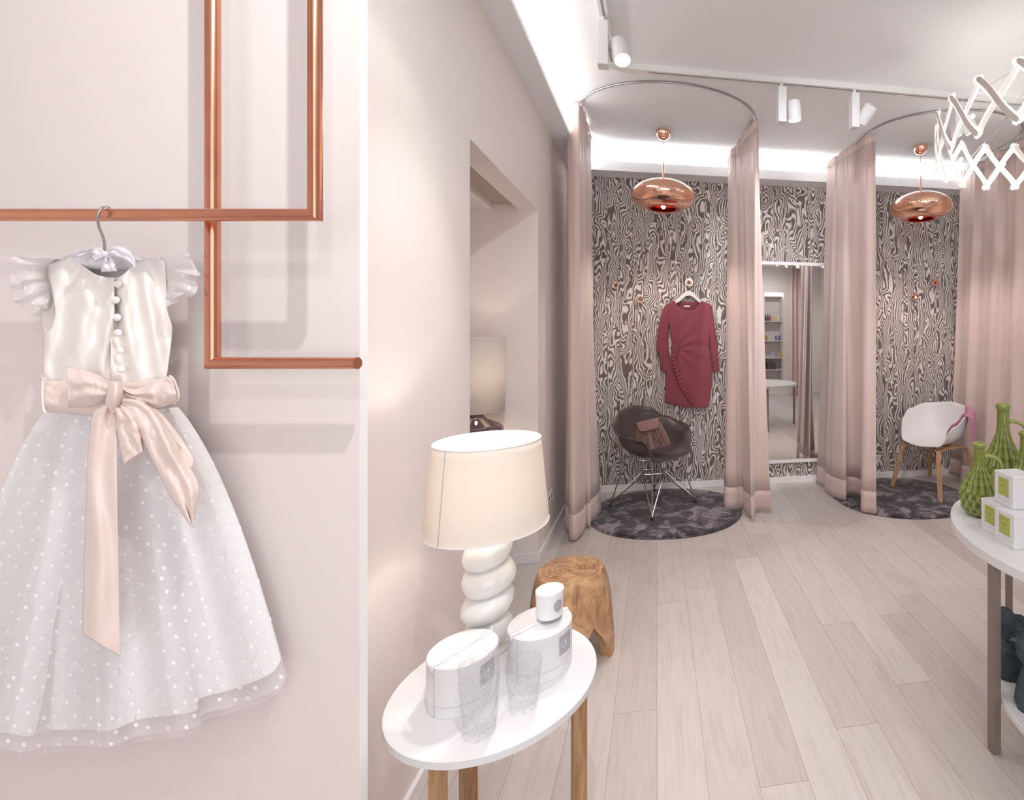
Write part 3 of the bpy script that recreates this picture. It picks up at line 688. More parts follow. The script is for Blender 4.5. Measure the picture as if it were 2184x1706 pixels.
# ------------------------------------------------------------------ pendants
def pendant(c_, shade_z, r, label):
    t = thing('pendant_lamp', label, 'pendant lamp', (c_[0], c_[1], CZ), group='copper pendant lamps')
    MB().lathe([(0, 0), (.062, 0), (.062, -.008), (.060, -.022), (.052, -.045), (.036, -.062), (.014, -.070), (0, -.071)], 40).build('canopy', M['copper'], t)
    top_ = shade_z + .10 - CZ
    MB().tube([(0, 0, -.068), (0, 0, top_ + .15)], .0016, 8).build('cord', M['cable'], t)
    MB().lathe([(0, top_ + .17), (.006, top_ + .168), (.0075, top_ + .06), (.009, top_ - .01), (0, top_ - .01)], 16).build('stem', M['copper'], t)
    z0 = shade_z - CZ; P = [(.006, z0 + .118)]; q_ = [(0.02, .1175), (.08, .112), (.14, .097), (.19, .075), (.232, .045), (.256, .012), (.262, -.018), (.254, -.046), (.226, -.074), (.186, -.096), (.146, -.109), (.108, -.115)]
    P = arc_interp([(a * r / .262, b, 0) for a, b in q_], 50); prof = [(p.x, z0 + p.y) for p in P]
    sh = MB().lathe([(.004, z0 + .118)] + prof, 96).build('shade', M['copper'], t, angle=0)
    MB().lathe([(p[0] - .003, p[1] - .0005) for p in prof[22:]] + [(prof[-1][0] - .003, prof[-1][1] + .001)] , 64).build('inner_shade', M['copperin'], sh, angle=0)
    MB().lathe([(0, z0 - .062), (.06, z0 - .062), (.07, z0 - .080), (.104 * r / .262, z0 - .084)], 48).build('reflector', M['copperin'], sh, angle=0)
    MB().lathe([(0, z0 - .115), (.010, z0 - .113), (.018, z0 - .100), (.018, z0 - .085), (.012, z0 - .068), (0, z0 - .066)], 20).build('bulb', M['bulbwarm'], sh)
    return t
pendant((.052, 3.98), 2.598, .262, 'copper pendant lamp over the dark brown armchair')
pendant((2.300, 3.93), 2.590, .262, 'copper pendant lamp over the white armchair')
light('pendant_glow_a', 'SPOT', (.052, 3.98, 2.47), 24, (1, .90, .80), .03, aim=(.052, 3.98, 0), spot=120, blend=.6)
light('pendant_glow_b', 'SPOT', (2.30, 3.93, 2.46), 24, (1, .90, .80), .03, aim=(2.3, 3.93, 0), spot=120, blend=.6)

# ------------------------------------------------------------------ ceiling track and spots
tr = thing('lighting_track', 'white L shaped lighting track on the ceiling', 'lighting track', (-.24, 3.04, CZ))
MB().box(-.289, -.245, -1.8, 2.98, CZ - .036, CZ - .0).build('rail', M['whitegloss'], tr, smooth=False, world=True)
MB().box(-.273, -.261, -1.8, 2.96, CZ - .0365, CZ - .0355).build('slot', M['cable'], tr, smooth=False, world=True)
MB().box(-.12, 4.25, 3.018, 3.062, CZ - .036, CZ - .0).build('rail', M['whitegloss'], tr, smooth=False, world=True)
MB().box(-.05, 4.25, 3.034, 3.046, CZ - .0365, CZ - .0355).build('slot', M['cable'], tr, smooth=False, world=True)
MB().prism([(-.291, 2.98), (-.243, 2.98), (-.235, 2.998), (-.12, 3.016), (-.12, 3.064), (-.215, 3.064), (-.291, 3.02)], CZ - .038, CZ, lambda x, y, h: Vector((x, y, h))).build('corner_joint', M['whitegloss'], tr, smooth=False, world=True)
def spot(x, y, ang, label, hd, aim, lit=True, energy=0):
    t = thing('track_spotlight', label, 'spotlight', (x, y, CZ - .036), ang, 'white track spotlights')
    MB().lathe([(0, 0), (.012, 0), (.012, -.03), (0, -.03)], 16).build('adapter', M['whitegloss'], t)
    MB().box(-.027, .027, -.030, .030, -.255, -.028).build('driver_box', M['white'], t, smooth=False, bevel=.003)
    a = Vector(aim).normalized(); c_ = Vector(hd); R_ = a.to_track_quat('-Z', 'Y').to_matrix()
    MB().tube([(0, 0, c_.z), c_], .006, 8).build('joint', M['cable'], t)
    h = MB().lathe([(0, .062), (.030, .062), (.042, .054), (.045, .03), (.045, -.062), (.042, -.064), (.038, -.060), (.036, -.040), (0, -.038)], 40).build('lamp_head', M['white'], t, angle=30)
    h.location = c_; h.rotation_euler = R_.to_euler()
    MB().lathe([(0, -.058), (.037, -.058)], 32).build('lens', M['lens'] if lit else M['cable'], h)
    if energy:
        d = Matrix.Rotation(ang, 3, 'Z') @ c_ + Vector((x, y, CZ - .036)); w_ = (Matrix.Rotation(ang, 3, 'Z') @ a)
        light('spot_beam', 'SPOT', d + w_ * .075, energy, NEUT, .03, aim=d + w_, spot=75, blend=.7)
spot(-.272, 2.55, 0, 'white track spotlight over the left wall, nearest the cove light', (.085, 0, -.165), (.22, -.35, -1), True, 34)
spot(.80, 3.04, 0, 'lit white track spotlight above the gap between the curtains', (.085, 0, -.165), (.10, .10, -1), True, 34)
spot(1.30, 3.04, 0, 'white track spotlight turned away from the viewer, facing the curtains', (.085, .0, -.15), (-.30, .62, -.62), False, 45)
spot(2.05, 3.04, 0, 'white track spotlight half hidden behind the lattice chandelier', (.085, 0, -.165), (.6, -.1, -1), True, 20)

# ------------------------------------------------------------------ chandelier
CHX, CHY, CHZ, CHR, HH, NX = 2.323, 2.496, 2.67, .652, .163, 20
ch = thing('chandelier', 'round scissor lattice chandelier with glowing bulbs at top right', 'chandelier', (CHX, CHY, CHZ))
def on_ring(a, dz, r): return Vector((r * cos(a), r * sin(a), dz))
def strip(a0, a1, z0, z1, r0, wd_, th_, scal=0):
    P = []; n = 24
    for k in range(n + 1):
        t = k / n; a = a0 + (a1 - a0) * t; z = z0 + (z1 - z0) * t
        tang = Vector((-sin(a), cos(a), 0)); L_ = Vector((CHR * (a1 - a0), z1 - z0)); nrm = Vector((-L_.y, L_.x)).normalized()
        ww = wd_ * (1 + (scal * (.5 + .5 * cos(2 * pi * k / 3)) if (k < 4 or k > n - 4) else 0))
        if k in (0, n): ww *= .55
        bow = .006 * sin(pi * t * 2)
        rows = []
        for sgn in (-1, 1):
            o_ = (sgn * ww + bow); rows.append((o_, z))
        P.append([Vector(((r0 + th_ * s2) * cos(a + o_ * nrm.x / CHR), (r0 + th_ * s2) * sin(a + o_ * nrm.x / CHR), z + o_ * nrm.y)) for (o_, s2) in ((-ww + bow, 0), (ww + bow, 0), (ww + bow, 1), (-ww + bow, 1))])
    mb = MB(); mb.grid(P, True); m_ = len(P) - 1
    mb.f.append((0, 1, 2, 3)); mb.f.append((m_ * 4 + 3, m_ * 4 + 2, m_ * 4 + 1, m_ * 4)); return mb
st_ = 2 * pi / NX
for k in range(NX):
    a = (k + .35) * st_
    ext = .10 * st_
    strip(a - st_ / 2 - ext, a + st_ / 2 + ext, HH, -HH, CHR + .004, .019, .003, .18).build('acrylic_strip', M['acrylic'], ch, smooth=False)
    strip(a - st_ / 2, a + st_ / 2, HH * .93, -HH * .93, CHR + .0085, .0135, .0015).build('metal_strip', M['champagne'], ch, smooth=False)
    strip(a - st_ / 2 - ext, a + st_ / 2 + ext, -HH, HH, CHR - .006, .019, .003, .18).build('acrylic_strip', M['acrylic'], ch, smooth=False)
    strip(a - st_ / 2, a + st_ / 2, -HH * .93, HH * .93, CHR - .0080, .0135, -.0015).build('metal_strip', M['champagne'], ch, smooth=False)
    for (da, dz) in ((0, 0), (-st_ / 2, HH * .93), (st_ / 2, -HH * .93)):
        MB().ball(on_ring(a + da, dz, CHR + .011), .0055, 10).build('rivet', M['chrome'], ch)
    if k % 2 == 0:
        pin = MB().tube([on_ring(a, 0, CHR - .004), on_ring(a, 0, CHR - .05)], .003, 8).build('bulb_pin', M['champagne'], ch)
        MB().ball(on_ring(a, 0, CHR - .062), .012, 14).build('bulb', M['bulb'], pin)
for k in range(0, NX, 4):
    a = (k + .85) * st_
    MB().tube([on_ring(a, HH * .9, CHR), Vector((.10 * cos(a), .10 * sin(a), CZ - CHZ - .02))], .0012, 6).build('suspension_cable', M['cable'], ch)
MB().tube([on_ring(5.85 * st_, 0, CHR - .03), Vector((.03, -.05, CZ - CHZ - .02))], .0018, 6).build('power_cable', M['cable'], ch)
MB().lathe([(0, CZ - CHZ), (.13, CZ - CHZ), (.13, CZ - CHZ - .025), (0, CZ - CHZ - .03)], 40).build('ceiling_canopy', M['chrome'], ch)
for k in range(0, 20, 5):
    a = (k + .35) * st_; p = on_ring(a, 0, CHR - .12) + Vector((CHX, CHY, CHZ)); light('chandelier_light', 'POINT', p, 1.8, (1, .96, .9), .05)

# ------------------------------------------------------------------ left side table and what stands on it
TX, TY, TZ, TR = -.409, 1.345, .55, .2465
t = thing('side_table', 'small round white side table with oak legs beside the left wall', 'table', (TX, TY, 0))
MB().lathe([(0, TZ - .018), (TR - .001, TZ - .018), (TR, TZ - .017), (TR, TZ - .001), (TR - .0012, TZ), (0, TZ)], 128).build('tabletop', M['white'], t, angle=30)
for a in (10, 130, 250):
    R_ = Matrix.Rotation(radians(a + 8), 3, 'Z')
    o = MB().box(-.019, .019, -.0175, .0175, 0, TZ - .018).build('leg', M['oak'], t, smooth=False, bevel=.001)
    o.location = (.20 * cos(radians(a)), .20 * sin(radians(a)), 0); o.rotation_euler = (0, 0, radians(a + 8 if a != 250 else a + 40))
# table lamp
LX, LY = -.475, 1.475
t = thing('table_lamp', 'table lamp with cream cone shade and stacked white ceramic discs', 'lamp', (LX, LY, TZ))
prof = [(0, 0), (.050, 0), (.053, .006), (.048, .012), (.040, .022)]
zc = [.062, .136, .210, .284]; rb = [.062, .070, .071, .066]
for zc_, rb_ in zip(zc, rb):
    for k in range(-8, 9):
        a = k / 8 * pi / 2 * .93; prof.append((.034 + (rb_ - .034) * cos(a) ** .75, zc_ + .036 * sin(a)))
prof += [(.020, .330), (.012, .338), (.010, .36), (0, .36)]
def tilt(v): return v
mb = MB(); n = 64; vs = []; fs = []; kN = len(prof)
for i in range(n):
    a = 2 * pi * i / n
    for r, z in prof:
        # the discs lean alternately, so their rims rise and fall round the stem
        ph_ = cos(a - .6) * .17 * r * (1 if .02 < z < .33 else 0)
        vs.append(Vector((r * cos(a) + (.004 * sin(z * 42) if z > .03 else 0), r * sin(a), z + ph_)))
for i in range(n):
    j = (i + 1) % n
    for k in range(kN - 1): fs.append((i * kN + k, j * kN + k, j * kN + k + 1, i * kN + k + 1))
mb.add(vs, fs).build('base', M['whitegloss'], t, angle=0)
ZT, ZB, RT, RB = 1.15 - TZ, .908 - TZ, .1385, .161
sh_ = MB().lathe([(RB, ZB), (RB - .001, ZB + .001)] + [(RB + (RT - RB) * k / 12, ZB + (ZT - ZB) * k / 12) for k in range(1, 13)], 128).build('lamp_shade', M['shade'], t, solid=.0012, angle=0)
for r_, z_ in ((RT, ZT), (RB, ZB)):
    MB().tube([(r_ * cos(2 * pi * k / 96), r_ * sin(2 * pi * k / 96), z_) for k in range(96)], .0018, 8, closed=True).build('rim', M['white'], sh_)
aS = radians(-118)
MB().tube([((RB + .0008) * cos(aS), (RB + .0008) * sin(aS), ZB), ((RT + .0008) * cos(aS), (RT + .0008) * sin(aS), ZT)], .0012, 6).build('seam', M['linegrey'], sh_)
MB().tube([(RT * cos(a), RT * sin(a), ZT - .03) if k % 2 else (0, 0, ZT - .045) for k, a in ((1, 0), (0, 0), (1, 2.1), (0, 0), (1, 4.2))], .0012, 6).build('shade_ring', M['chrome'], sh_)
MB().ball((0, 0, .44), .028, 20).build('bulb', mat('lamp_bulb', (1, .9, .75, 1), .3, emit=((1, .93, .84, 1), 6)), t)
MB().lathe([(0, .36), (.018, .36), (.018, .42), (0, .42)], 16).build('socket', M['white'], t)
light('table_lamp_glow', 'POINT', (LX, LY, TZ + .50), 2.0, (1, .93, .86), .03)
# round gift boxes
def drum(x, y, r, label, adeg, rib):
    t = thing('gift_box', label, 'box', (x, y, TZ), group='round white gift boxes')
    MB().lathe([(0, .0005), (r - .001, .0005), (r - .001, .026), (0, .026)], 96).build('base_tray', M['white'], t, angle=30)
    lid = MB().lathe([(0, .0275), (r, .0275), (r, .116), (r - .002, .118), (0, .118)], 96).build('lid', M['white'], t, angle=30)
    a0_ = radians(adeg)
    def on(a, z, e=.0006): return Vector(((r + e) * cos(a), (r + e) * sin(a), z))
    lb = MB().grid([[on(a0_ - .27 + .54 * i / 10, .052 + .05 * j, .0006) for i in range(11)] for j in (0, 1)]).build('label', M['greylabel'], lid, angle=0)
    lb['label'] = 'grey square label with a pale round emblem'
    emb = MB().grid([[on(a0_ + (.020 * k_) * cos(2 * pi * i / 24) / r, .078 + .020 * k_ * sin(2 * pi * i / 24), .0010) for i in range(25)] for k_ in (.55, .62)])
    emb.grid([[on(a0_ + .004 * cos(2 * pi * i / 16) * k_ / r, .080 + .006 * sin(2 * pi * i / 16) * k_, .0010) for i in range(17)] for k_ in (.05, 1)])
    emb.grid([[on(a0_ + s_ * .0006 / r, z_, .0010) for s_ in (-1, 1)] for z_ in (.066, .078)])
    emb.build('emblem', M['white'], lid, angle=0)
    tx = MB()
    for row, (w0, w1) in enumerate(((-.20, .20), (-.14, .14))):
        z_ = .040 - row * .006 if row == 0 else .018
        for k in range(7): tx.grid([[on(a0_ + w0 + (w1 - w0) * (k + s_ * .6) / 7, z_ + dz, .0008) for s_ in (0, 1)] for dz in (0, .0012)])
    tx.build('print', M['linegrey'], lid, angle=0)
    MB().tube([on(a0_ - 1.6 + .003, .001, .0004), on(a0_ - 1.6, .117, .0004)], .0006, 6).build('side_seam', M['linegrey'], lid)
    P = []
    for i in range(30):
        u = i / 29; s_ = -r + 2 * r * u; row = []
        for j in range(5):
            ww = (.006 + .0035 * sin(u * 9) ** 2) * (j / 4 - .5) * 2
            row.append(Vector((s_ * cos(rib) - ww * sin(rib), s_ * sin(rib) + ww * cos(rib), .1188 + .004 * abs(sin(u * 7)) * sin(pi * j / 4) + .0008 * nz(u * 6, j))))
        P.append(row)
    P.insert(0, [p + Vector((-.0015 * cos(rib), -.0015 * sin(rib), -.02)) for p in P[0]])
    MB().grid(P).build('ribbon', M['whitesatin'], lid, solid=.0006, angle=0)
drum(-.478, 1.300, .079, 'round white gift box with ribbon, behind the tall tumbler', -28, .95)
drum(-.314, 1.385, .082, 'round white gift box with grey label, under the candle', -28, .75)
# candle
t = thing('candle', 'white candle in a frosted glass standing on the round gift box', 'candle', (-.292, 1.396, TZ + .1185))
MB().lathe([(0, .0003), (.031, .0003), (.0325, .003), (.0335, .012), (0, .013)], 48).build('glass_foot', M['glass'], t)
MB().lathe([(0, .0105), (.0330, .0105), (.0345, .03), (.0372, .080), (.0360, .081), (.0350, .080), (.0335, .066), (0, .066)], 64).build('glass', M['frost'], t, angle=50)
MB().lathe([(0, .0690), (.030, .0690), (.0338, .0700), (.0338, .0665)], 48).build('wax', M['wax'], t)
MB().tube([(0, 0, .068), (.0006, 0, .074), (0, .0005, .079)], .0007, 8).build('wick', M['oaklight'], t)
aL = radians(-42)
MB().grid([[Vector(((.0349 + .0010 + .05 * (z_ - .03)) * cos(aL + da * cos(asin_)), (.0349 + .0010 + .05 * (z_ - .03)) * sin(aL + da * cos(asin_)), z_)) for da in (-.36, -.18, 0, .18, .36)] for z_, asin_ in [(.045 + .016 * sin(k_), k_) for k_ in [-pi / 2 + pi * i / 12 for i in range(13)]]]).build('label', M['greylabel'], t, angle=0)
# tumblers
def tumbler(x, y, h, r0, r1, label):
    def mod(a, z):
        if z < .006: return 1
        u = a / (2 * pi) * 7; w_ = z * 21
        d = min(abs((u + w_) % 1 - .5), abs((u - w_) % 1 - .5)); top_ = max(0, min(1, (h * .93 - z) / .006))
        return 1 - .05 * max(0, 1 - d / .11) * top_
    n_ = 60; out = [(0, .0004), (r0 * .93, .0004)] + [(r0 + (r1 - r0) * k / n_, .001 + (h - .001) * k / n_) for k in range(n_ + 1)]
    o = MB().lathe(out, 216, mod=mod).build('tumbler', M['crystal'], angle=0); o.location = (x, y, TZ)
    i_ = MB().lathe([(0, .010), (r0 * .82, .010)] + [(r0 * .90 + (r1 * .965 - r0 * .90) * k / 12, .013 + (h - .013) * k / 12) for k in range(13)] + [(r1, h)], 72).build('inner_wall', M['glass'], o)
    tag(o, label, 'glass', 'cut glass tumblers'); return o
tumbler(-.397, 1.172, .155, .0325, .0452, 'tall cut glass tumbler in front of the gift box')
tumbler(-.319, 1.234, .110, .0300, .0428, 'shorter cut glass tumbler, right of the tall one')

# ------------------------------------------------------------------ wooden stool
t = thing('stool', 'carved brown wooden stool with arched legs and ringed top', 'stool', (-.387, 2.285, 0), radians(-4))
n, rows = 120, 26; H_ = .385; P = []; Q_ = []
def arch(a):
    d = min(abs((a - k * pi / 2 + pi) % (2 * pi) - pi) for k in range(4)); tt = max(0, (degrees_(d) - 12) / 33)
    return .185 * tt ** .75
def degrees_(x): return x * 180 / pi
for j in range(rows):
    v = j / (rows - 1); ro = []; ri = []
    for i in range(n):
        a = 2 * pi * i / n; z = arch(a) + (H_ - arch(a)) * v; zz = z / H_
        r = .186 - .006 * zz - .038 * zz ** 3; r *= 1 + .03 * cos(2 * a + .5) + .015 * sin(3 * a + 1) + .012 * nz(cos(a) * 2, sin(a) * 2, z * 8)
        if zz > .97: r -= .004 * ((zz - .97) / .03) ** 2
        ro.append(Vector((r * cos(a), r * sin(a), z))); k_ = .80 if z > .2 else .80 - .06 * (1 - z / .2); ri.append(Vector((r * k_ * cos(a), r * k_ * sin(a), min(z, H_ - .08))))
    P.append(ro); Q_.append(ri)
mb = MB().grid(Q_[::-1] + P, True)
for k in (.93, .8, .6, .4, .2, .05): P.append([Vector((p.x * k / 1, p.y * k, H_ + .002 * (1 - k))) for p in P[rows - 1][:n]])
mb.grid(P[rows - 1:], True); mb.add(P[-1], [tuple(range(n))]); mb.add(Q_[-1], [tuple(range(n))])
mb.build('body', M['stool'], t, angle=35)

# ------------------------------------------------------------------ rugs
def rug(c_, rx, ry, ex, rot, label):
    t = thing('rug', label, 'rug', (c_[0], c_[1], 0), rot, 'round dark plush rugs')
    pt = lambda a, k, z: Vector((rx * k * abs(cos(a)) ** ex * (1 if cos(a) > 0 else -1), ry * k * abs(sin(a)) ** ex * (1 if sin(a) > 0 else -1), z))
    MB().grid([[pt(2 * pi * i / 120, k, z) for i in range(120)] for k, z in ((.985, .0005), (.985, .014), (.97, .019), (.7, .02), (.35, .02), (.01, .02))], True).build('pile', M['rug'], t, angle=0)
    MB().tube([pt(2 * pi * i / 120, 1, .0062) for i in range(120)], .006, 8, closed=True).build('edge_binding', M['rug'], t)
rug((.085, 4.00), .61, .545, .92, radians(-6), 'dark grey plush rug under the brown armchair')
rug((2.165, 4.02), .60, .525, .96, 0, 'dark grey plush rug under the white armchair')

# ------------------------------------------------------------------ armchairs
def bucket(rim, name, m, parent, thick=.006, n=96, nr=26, low=0):
    P = []
    for j in range(nr):
        s_ = j / (nr - 1); row = []
        for i in range(n):
            a = 2 * pi * i / n; R_, h, lip = rim(a)            # a = 0 faces the front (+x)
            rho = R_ * sin(pi / 2 * s_) ** .95; z = h * (1 - cos(pi / 2 * s_)) ** 1.25 - low * sin(pi * s_)
            if s_ > .86: rho += lip * ((s_ - .86) / .14) ** 1.5
            row.append(Vector((rho * cos(a), rho * sin(a), z)))
        P.append(row)
    mb = MB().grid(P[1:], True); b0 = len(mb.v); mb.add(P[1], [tuple(range(n))[::-1]])
    return mb.build(name, m, parent, solid=thick, angle=0)
def lerp_tab(a, tab):
    d = abs((a + pi) % (2 * pi) - pi) * 180 / pi
    for (a0_, v0), (a1_, v1) in zip(tab, tab[1:]):
        if d <= a1_:
            f = (d - a0_) / (a1_ - a0_); f = f * f * (3 - 2 * f); return [p + (q2 - p) * f for p, q2 in zip(v0, v1)]
    return tab[-1][1]
SEAT = .415
ac = thing('armchair', 'dark brown plastic armchair with wire legs and a fringed bag on it', 'armchair', (-.03, 4.13, .0212), radians(-46), 'armchairs in the fitting rooms')
rim1 = lambda a: lerp_tab(a, [(0, (.250, .008, 0)), (38, (.310, .030, 0)), (60, (.275, .195, .055)), (90, (.290, .225, .075)), (118, (.305, .275, .040)), (145, (.280, .370, .008)), (180, (.255, .400, 0))])
sh1 = bucket(rim1, 'seat_shell', M['shell'], ac); sh1.location = (0, 0, SEAT)
ft = [(.35 * cos(radians(k)), .35 * sin(radians(k))) for k in (48, 138, 228, 318)]
ft = [(.355 * cos(radians(45 + 90 * k)), .355 * sin(radians(45 + 90 * k))) for k in range(4)]
rod = .0045
for k, (x, y) in enumerate(ft):
    lg = MB(); f0 = Vector((x, y, .012)); tp = Vector((x * .62, y * .62, SEAT + .004))
    lg.tube([f0, tp], rod + .0008, 8)
    for s_ in (-1, 1):
        a = radians(45 + 90 * k + s_ * 50); lg.tube([Vector((x, y, .03)) , Vector((.115 * cos(a), .115 * sin(a), .275)), Vector((.15 * cos(a), .15 * sin(a), SEAT + .002))], rod, 8)
    l_ = lg.build('leg', M['steel'], ac)
    MB().lathe([(0, 0), (.013, 0), (.014, .006), (.008, .016), (0, .018)], 16).build('foot_glide', M['black'], l_).location = (x, y, 0)
sq = [(.115 * cos(radians(45 + 90 * k + s_ * 50)), .115 * sin(radians(45 + 90 * k + s_ * 50))) for k in range(4) for s_ in (-1, 1)]
MB().tube([(x, y, .275) for x, y in sq], rod, 8, closed=True).tube([(x * 1.3, y * 1.3, .395) for x, y in sq], rod, 8, closed=True).build('cross_frame', M['steel'], ac)
# white armchair on oak legs
wc = thing('armchair', 'white plastic armchair on light oak legs with a pink scarf', 'armchair', (2.555, 4.125, .0235), atan2(-.33, -.94) + radians(4), 'armchairs in the fitting rooms')
rim2 = lambda a: lerp_tab(a, [(0, (.255, .004, 0)), (40, (.290, .030, 0)), (68, (.280, .200, .012)), (95, (.283, .285, .010)), (130, (.285, .335, .004)), (180, (.262, .362, 0))])
sh2 = bucket(rim2, 'seat_shell', M['whiteshell'], wc, .007); sh2.location = (0, 0, .425)
for s_ in (-1, 1):                                        # two bent frames, each with two legs
    pts = arc_interp([(.285, s_ * .255, 0), (.262, s_ * .232, .12), (.225, s_ * .195, .34), (.205, s_ * .180, .388), (.165, s_ * .165, .402), (0, s_ * .15, .404), (-.165, s_ * .165, .402), (-.205, s_ * .180, .388), (-.225, s_ * .195, .34), (-.262, s_ * .232, .12), (-.285, s_ * .255, 0)], 60)
    P = []
    for i, p in enumerate(pts):
        a = pts[max(0, i - 1)]; b = pts[min(59, i + 1)]; tg = (b - a).normalized(); wv = Vector((0, 1, 0)); nv_ = tg.cross(wv).normalized(); hw = .020; ht = .0075
        P.append([p + wv * hw + nv_ * ht, p - wv * hw + nv_ * ht, p - wv * hw - nv_ * ht, p + wv * hw - nv_ * ht])
    mb = MB().grid(P, True); mb.f += [(0, 1, 2, 3), (59 * 4 + 3, 59 * 4 + 2, 59 * 4 + 1, 59 * 4)]
    mb.build('leg', M['oaklight'], wc, bevel=.0015)
MB().box(-.09, .09, -.16, .16, .402, .4195).build('seat_mount', M['oaklight'], wc, smooth=False, bevel=.003)
# scarf: over the right arm of the white chair
MWC = Matrix.Translation(wc.location) @ Matrix.Rotation(wc.rotation_euler.z, 4, 'Z')
def shell_pt(rim, a, s_, z0, e=.010):
    R_, h, lip = rim(a); rho = R_ * sin(pi / 2 * min(1, s_)) ** .95; z = h * (1 - cos(pi / 2 * min(1, s_))) ** 1.25
    if s_ > .86: rho += lip * ((min(1, s_) - .86) / .14) ** 1.5
    return Vector(((rho - e) * cos(a), (rho - e) * sin(a), z + z0 + e * .6))
P = []
sideA = radians(112)                                     # the arm on the viewer's right
for j in range(60):
    v = j / 59; row = []
    for i in range(22):
        u = i / 21 - .5; wd2 = .14 + .16 * min(1, v * 2.2) - .05 * max(0, v - .6)
        rip = .007 * sin(u * 17 + 3 * v) + .005 * nz(u * 6, v * 5, 3)
        if v < .5:
            t_ = v / .5; a1_ = radians(56 + 62 * t_); sA = .88 + u * .34
            p1 = shell_pt(rim2, a1_, sA, .425, .010) + Vector((0, 0, .016 + .012 * t_ + rip * .6)); a2_ = radians(118) + u * .85; p2 = shell_pt(rim2, a2_, min(1, .6 + .4 * t_), .425, .012 + rip * .5)
            bl = max(0, (t_ - .45) / .55); bl = bl * bl * (3 - 2 * bl); p = p1.lerp(p2, bl)
        else:
            a = radians(118) + u * (.85 + .1 * v)
            R_, h, lip = rim2(a); w_ = (v - .5) / .5; L_ = .235 - .05 * abs(u)
            out_ = -.012 * max(0, 1 - w_ * 8) + (.014 + .034 * sin(min(1, w_ * 3) * pi / 2) + .010 * w_ + rip) * min(1, w_ * 8); p = Vector(((R_ + lip + out_) * cos(a), (R_ + lip + out_) * sin(a), h + .432 + .012 * sin(pi * min(1, w_ * 4)) - L_ * w_ ** 1.25 + .02 * w_ * sin(u * 5 + 1)))
        row.append(MWC @ p)
    P.append(row)
tag(MB().grid(P).build('scarf', M['scarf'], solid=.006, angle=0, origin=P[0][10]), 'rose pink knitted scarf hanging over the arm of the white armchair', 'scarf')

# handbag ------------------------------------------------------------
bg = thing('handbag', 'mauve fringed handbag sitting on the dark brown armchair', 'handbag', (-.030, 4.06, SEAT + .085), 0)
bg.rotation_euler = (radians(-14), radians(-11), radians(8))
mb = MB(); P = []
for j in range(12):
    v = j / 11; hw = .135 - .042 * v - .012 * (1 - v) ** 3; hd = .055 - .030 * v; P.append([Vector((hw * abs(cos(a)) ** .6 * (1 if cos(a) > 0 else -1), hd * abs(sin(a)) ** .7 * (1 if sin(a) > 0 else -1), .005 + .235 * v)) for a in [2 * pi * i / 40 for i in range(40)]])
mb.grid(P, True); mb.add(P[0], [tuple(range(40))]); mb.add(P[-1], [tuple(range(40))]); mb.build('body', M['mauve'], bg, angle=50)
random.seed(11)
fr = MB()
for layer, (n_, z1, off) in enumerate(((46, .205, .004), (40, .19, .010))):
    for k in range(n_):
        a = pi + pi * (k + .5) / n_ if layer else pi * .93 + pi * 1.14 * (k + .5) / n_; z0 = .0 + random.uniform(0, .014)
        def bp(v, a=a, off=off): 
            hw = .135 - .042 * v; hd = .055 - .030 * v; return Vector(((hw + off) * abs(cos(a)) ** .6 * (1 if cos(a) > 0 else -1), (hd + off) * abs(sin(a)) ** .7 * (1 if sin(a) > 0 else -1), .235 * v))
        w0 = random.uniform(-.004, .004); pts = [bp(z1 / .235), bp(z1 / .235 * .5) + Vector((w0, -.004, 0)), bp(z0 / .235) + Vector((w0 * 1.5, -.003, 0))]
        fr.tube(arc_interp(pts, 8), .0031, 5)
o = fr.build('fringe', M['fringe'], bg); o['kind'] = 'stuff'
P = []
for j in range(14):
    v = j / 13; row = []
    for i in range(15):
        u = i / 14 * 2 - 1; hw = .082 + .012 * sin(pi * v) ; x_ = u * hw
        if v < .35: y_, z_ = .012 - .050 * v / .35, .243 + .004 * sin(pi * v / .35)
        else: w_ = (v - .35) / .65; y_, z_ = -.040 - .018 * w_, .243 - .085 * w_ * (1 - .16 * abs(u) ** 4)
        row.append(Vector((x_ , y_ - .004 * (1 - u * u), z_)))
    P.append(row)
MB().grid(P).build('flap', M['mauve'], bg, solid=.004, angle=0)
hn = MB().tube(arc_interp([(-.088, 0, .225), (-.080, -.012, .262), (-.045, -.02, .290), (0, -.022, .300), (.045, -.02, .294), (.080, -.012, .272), (.090, 0, .235)], 30), .0045, 8).build('handle', M['shell'], bg)
gold = mat('gold_ring', S(205, 150, 70), .2, 1)
for s_ in (-1, 1):
    MB().tube([(s_ * .093 + .012 * cos(a), -.004, .228 + .016 * sin(a)) for a in [2 * pi * i / 20 for i in range(20)]], .0026, 8, closed=True).build('ring', gold, bg)

